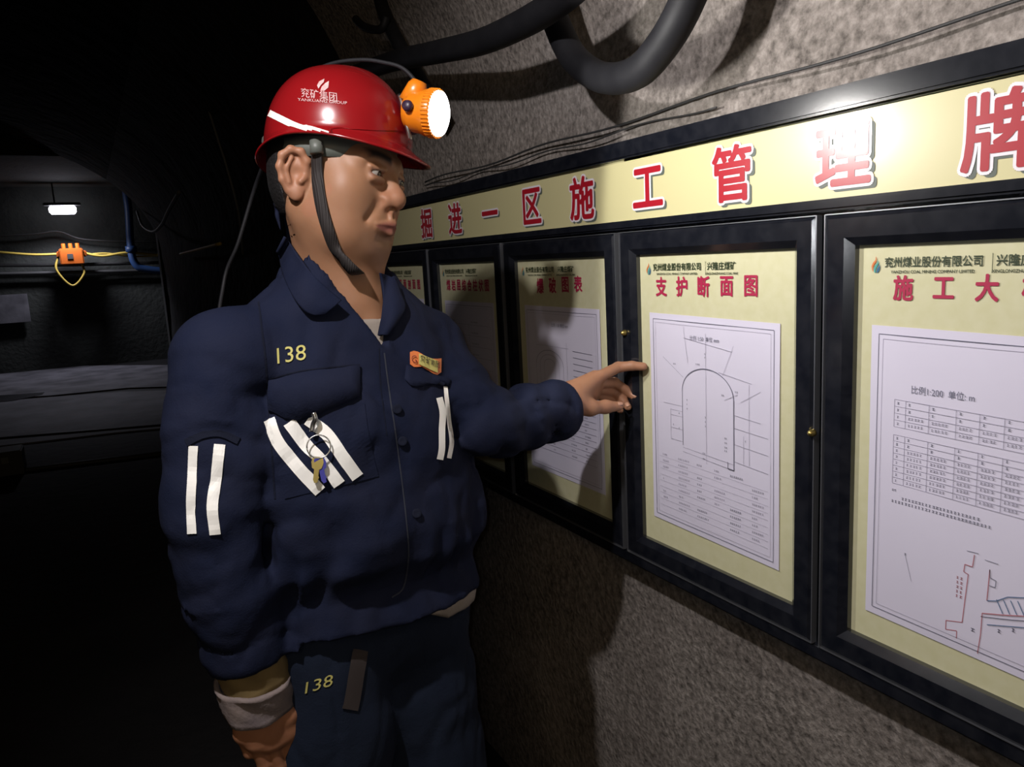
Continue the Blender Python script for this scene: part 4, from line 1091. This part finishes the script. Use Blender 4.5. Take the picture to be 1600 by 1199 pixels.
# badge on his left breast
V, F = grid_patch(BJ, [[(640+i*6, 553+i*1.2-[2, 5, 5, 3, 0, -2, -1, 0, 2][i]) for i in range(9)], [(640+i*6, 562+i*2.0) for i in range(9)], [(640+i*6, [570, 574, 574, 573, 577, 580, 584, 586, 582][i]) for i in range(9)]], .002, .0015)
badge = link('badge', pymesh('badge', V, F), M_ORG, jacket)
def patch(name, rows, m, parent, off):
    V, F = grid_patch(BJ, rows, off, .0006); return link(name, pymesh(name, V, F), m, parent)
patch('badge_field', [[(653+i*4, 554+i*1.6) for i in range(8)], [(653+i*4, 562+i*1.8) for i in range(8)], [(653+i*4, 569+i*2.0) for i in range(8)]], M_THREAD, jacket, .0042)
decal_text(BJ, 'badge_lettering', '兖矿集团', mat('badge_black', (.02, .012, .01), .7), jacket, (669, 566), (7.2, 3.0), (.6, -9.5), .0054)
decal_text(BJ, 'badge_emblem', 'G', mat('badge_dark_orange', (.20, .03, .01), .7), jacket, (646, 562), (13, 3), (0, -15), .0044)

# ------------------------------------------------------------------ helmet
helm = empty('hard_hat', hp(0, 0, .04)); tag(helm, 'glossy red miner\'s helmet with a lamp at its front, worn by the man', 'helmet')
WORLD[helm.name] = Matrix.Translation(Vector(hp(0, 0, .04)))
NT = 96
def hrim(a):                                             # a: 0 = front, pi = back
    c = math.cos(a); f = max(0, c)
    z = .040+.012*abs(math.sin(a))**1.5-.014*max(0, -c)**2+.002*f
    return z
def tilt(x, y, z):                                        # the helmet sits tipped back a little
    c, s = math.cos(HT), math.sin(HT); z0 = z-.04
    return (x, y*c-z0*s, .04+y*s+z0*c)
HT = math.radians(5)
def hpt(a, t, grow=0.0):                                 # t: 0 crown .. 1 foot of the dome
    c, s = math.cos(a), math.sin(a)
    ry = .106 if c > 0 else .096; rx = .094
    ph = t*math.pi/2
    rr = math.sin(ph)**.92; zz = math.cos(ph)**.86
    zr = hrim(a)+.010
    H = .163
    R = 1/((abs(c)/ry)**2.1+(abs(s)/rx)**2.1)**(1/2.1)
    R *= 1+.03*(1-t)*0
    crest = .0045*math.exp(-(s*rr*R/.022)**2)*math.sin(ph)**.3*(1 if True else 0)
    x = s*rr*(R+grow); y = c*rr*(R+grow)-.004; z = zr+(H-zr)*zz+grow*zz+crest*zz
    return tilt(x, y, z)
rows = [[hpt(2*math.pi*k/NT, t) for k in range(NT)] for t in np.linspace(.02, 1, 34)]
for q in np.linspace(.15, 1, 7):
    row = []
    for k in range(NT):
        a = 2*math.pi*k/NT; c, s = math.cos(a), math.sin(a)
        x, y, z = hpt(a, 1); f = max(0, c)
        ext = .008+.026*f**2.2+.004*max(0, -c)**2
        drop = .011+.010*f**2+.006*max(0, -c)
        n = np.array([s, c]); n = n/np.hypot(*n)
        row.append((x+n[0]*ext*q, y+n[1]*ext*q, z-drop*q**.8))
    rows.append(row)
mb = MB(); top = hpt(0, 0); mb.v.append(tuple(hp(0, -.004, .1632+.0045)))
for r in rows: mb.v += [tuple(hp(*p)) for p in r]
for k in range(NT): mb.f.append((0, 1+k, 1+(k+1) % NT))
for i in range(len(rows)-1):
    for k in range(NT): a = 1+i*NT+k; b = 1+i*NT+(k+1) % NT; mb.f.append((a, a+NT, b+NT, b))
shellm = mb.build('shell', M_HELM, helm, True)
md = shellm.modifiers.new('t', 'SOLIDIFY'); md.thickness = .003; md.offset = 1
BH = BVHTree.FromPolygons([Vector(p) for p in mb.v], mb.f)
# inner headband
mb = MB(); n = 60
for i, z in enumerate((.026, .052)):
    for k in range(n):
        a = 2*math.pi*k/n; mb.v.append(tuple(hp(.0825*math.sin(a), .0905*math.cos(a)-.008, z+.008*math.cos(a))))
for k in range(n): mb.f.append((k, (k+1) % n, n+(k+1) % n, n+k))
o = mb.build('headband', M_GREYP, helm, True); o.modifiers.new('t', 'SOLIDIFY').thickness = .002
mb = MB(); mb.tube([hp(-.084, .018, .046), hp(-.086, .022, .030)], .009, 12); mb.build('strap_buckle', M_GREYP, helm, True)
MB().box((-.012, -.006, -.012), (.012, .006, .012))
o = MB().tube([hp(-.012, -.098, .058), hp(-.012, -.118, .056)], .010, 10).build('rear_clip', M_GREYP, helm, True)
tape('reflective_strip', BH, [(424, 178), (442, 187), (465, 198), (492, 207), (516, 215)], 10, M_REFL, helm, .0035, 8, 4)
seam('side_rib', [(516, 216), (519, 205), (545, 202), (590, 204), (632, 204)], 1.8, M_HELM, helm, BH, .004)
seam('side_rib', [(516, 204), (522, 218), (520, 232)], 1.6, mat('dark_red_gap', (.09, .003, .004), .4), helm, BH, .0035)
# printed emblem and lettering
decal_text(BH, 'lettering', '兖矿集团', M_HELMW, helm, (500, 151), (14, 2.0), (-1.0, -15), .004)
decal_text(BH, 'small_lettering', 'YANKUANG GROUP', M_HELMW, helm, (505, 160.5), (8, .6), (0, -6.0), .004)
mbp = [(507, 128), (498, 133), (497, 140), (503, 145), (511, 141), (514, 133), (509, 137), (504, 138), (504, 133)]
def blob(name, pts, m, parent, bvh, off):
    P = []
    for p in pts:
        s = shoot(bvh, *p, off); P.append(s)
    return link(name, pymesh(name, P, [tuple(range(len(P)))]), m, parent)
blob('emblem', [(508, 127), (500, 131), (497, 137), (499, 142), (503, 136), (507, 132)], M_HELMW, helm, BH, .004)
blob('emblem', [(515, 130), (509, 134), (504, 139), (502, 145), (508, 145), (514, 140)], M_HELMW, helm, BH, .004)
# chin strap: a webbing band from the near temple under the chin to the far side
def band(pts, wd, name, m, parent, centre):
    P = spline(pts, 10); mb = MB(); n = len(P)
    for i, p in enumerate(P):
        t = unit(P[min(i+1, n-1)]-P[max(i-1, 0)]); o_ = p-centre; o_ = unit(o_-t*(o_@t)); s = np.cross(t, o_)
        for q in (-.5, 0, .5): mb.v.append(tuple(p+s*wd*q+o_*(.0006 if q == 0 else 0)))
    for i in range(n-1):
        for k in range(2): a = i*3+k; mb.f.append((a, a+1, a+4, a+3))
    o = mb.build(name, m, parent, True); md = o.modifiers.new('t', 'SOLIDIFY'); md.thickness = .0022; md.offset = 0; return o
BB = bvh_of(body)
sp_ = [hp(-.086, .020, .045)]
for px, py in ((499, 268), (501, 296), (506, 328), (515, 360), (525, 386)):
    sp_.append(shoot(BB, px, py, .0045))
sp_ += [W(540, 410, 1.035), W(556, 426, 1.045), hp(.005, .050, -.116), hp(.040, .042, -.102), hp(.064, .032, -.066), hp(.078, .024, -.03), hp(.085, .024, .01), hp(.086, .02, .045)]
band(sp_, .0165, 'chin_strap', M_STRAP, helm, hp(0, .02, -.02))

# ------------------------------------------------------------------ cap lamp
lamp = empty('cap_lamp', hp(0, .135, .105)); tag(lamp, 'orange cap lamp with a brightly lit round lens on the front of the red helmet', 'headlamp')
ldir = unit(HM@np.array([0.0, 1.0, -.02])); lc = hp(.0, .152, .109)
la = lc-ldir*.052
mb = MB().lathe([(0, .012), (.004, .022), (.014, .0265), (.026, .028), (.032, .0305), (.0465, .0315), (.049, .030)], la, ldir, 48); mb.build('housing', M_ORANGE, lamp, True)
mb = MB()
for k in range(40):
    a = 2*math.pi*k/40; a1 = unit(np.cross(ldir, [0, 0, 1])); a2 = np.cross(ldir, a1); r = .0312
    p = la+ldir*.038+r*(math.cos(a)*a1+math.sin(a)*a2); mb.tube([p, p+ldir*.011], .0012, 6)
mb.build('grip_ring', M_ORANGE, lamp)
MB().lathe([(0, .0295), (.003, .0290), (.006, .024), (.008, .012), (.0085, .0005)], la+ldir*.049, ldir, 48).build('lens', M_LENS, lamp, True)
side = unit(HM@np.array([-1.0, .0, .0]))
MB().lathe([(0, .0065), (.005, .0075), (.009, .0065), (.0095, .001)], la+ldir*.019+side*.0265, side, 20).build('knob', M_KNOB, lamp, True)
mb = MB().tube(spline([la+ldir*.004+uz*.004, la+ldir*.010+uz*.022, la+ldir*.016+uz*.036, la+ldir*.024+uz*.034], 6), [.013]*18+[.008], 14) if False else MB().tube([la+ldir*.006+uz*.012, la+ldir*.014+uz*.034, la+ldir*.016+uz*.041], [.017, .014, .010], 16)
mb.build('cable_boss', M_ORANGE, lamp, True)
MB().tube(spline([hp(-.006, .090, .131), hp(-.010, .100, .112), hp(-.010, .109, .089), hp(-.004, .112, .072)], 6), .0035, 8).build('bracket', M_STEEL, lamp, True)
MB().tube(spline([hp(.010, .088, .130), hp(.010, .101, .109), hp(.008, .109, .084)], 6), .0075, 8).build('bracket_holder', M_KNOB, lamp, True)
cab = [la+ldir*.016+uz*.036, hp(0, .088, .168), hp(0, .056, .176), hp(0, .020, .179), hp(0, -.028, .173), hp(0, -.070, .154), hp(0, -.096, .121), hp(0, -.111, .088), hp(-.004, -.119, .063), hp(-.004, -.121, .04)]
back = [W(396, 300, 1.20), W(372, 380, 1.20), W(350, 440, 1.20), CJ-TF_*.150-TL_*.12+np.array([0, 0, 1.36]), CJ-TF_*.172-TL_*.06+np.array([0, 0, 1.20]), CJ-TF_*.150-TL_*.04+np.array([0, 0, 1.02])]
MB().tube(spline(cab+back, 10), .0028, 10).build('cable', M_HOSE, lamp, True)
sp = light('cap_lamp_beam', 'SPOT', tuple(lc+ldir*.014), 10.0, (1.0, .97, .93), .022, tuple(lc+ldir), 158, .08)

# ------------------------------------------------------------------ keys clipped to the pocket
kb = shoot(BJ2, 491, 650, .010); keys = empty('key_ring', kb); tag(keys, 'small key ring with a snap hook hanging over the striped breast pocket', 'keys')
def kp(px, py, off): 
    s = shoot(BJ2, px, py, off); return s
MB().tube(spline([kp(491, 641, .012), kp(494, 650, .014), kp(493, 664, .013), kp(491, 676, .012)], 5), .0032, 10).build('snap_hook', M_STEEL, keys, True)
c = kp(500, 698, .010); nrm = tocam(c); s1 = unit(np.cross(nrm, [0, 0, 1])); s2 = np.cross(nrm, s1)
MB().tube([c+.0145*(math.cos(a)*s1+math.sin(a)*s2) for a in np.linspace(0, 2*math.pi, 40)], .0009, 8).build('ring', M_STEEL, keys, True)
def key(px, py, px2, py2, m):
    a, b = kp(px, py, .009), kp(px2, py2, .008); d = unit(b-a); nn = tocam(a); s = unit(np.cross(d, nn)); nn = np.cross(s, d)
    out = [(-.006, -.003), (.006, -.003), (.0075, .004), (.006, .011), (.003, .013), (.003, .026), (.001, .030), (-.003, .029), (-.003, .025), (-.0042, .023), (-.003, .021), (-.003, .013), (-.006, .011), (-.0075, .004)]
    mb = MB(); n = len(out); V0 = [a+s*x+d*y+nn*.001 for x, y in out]; V1 = [p-nn*.002 for p in V0]; mb.v = [tuple(p) for p in V0+V1]
    mb.f = [tuple(range(n)), tuple(range(n, 2*n))[::-1]]+[(i, (i+1) % n, n+(i+1) % n, n+i) for i in range(n)]
    mb.build('key', m, keys)
key(494, 718, 491, 748, M_BRASS); key(499, 718, 503, 746, M_KEYB)
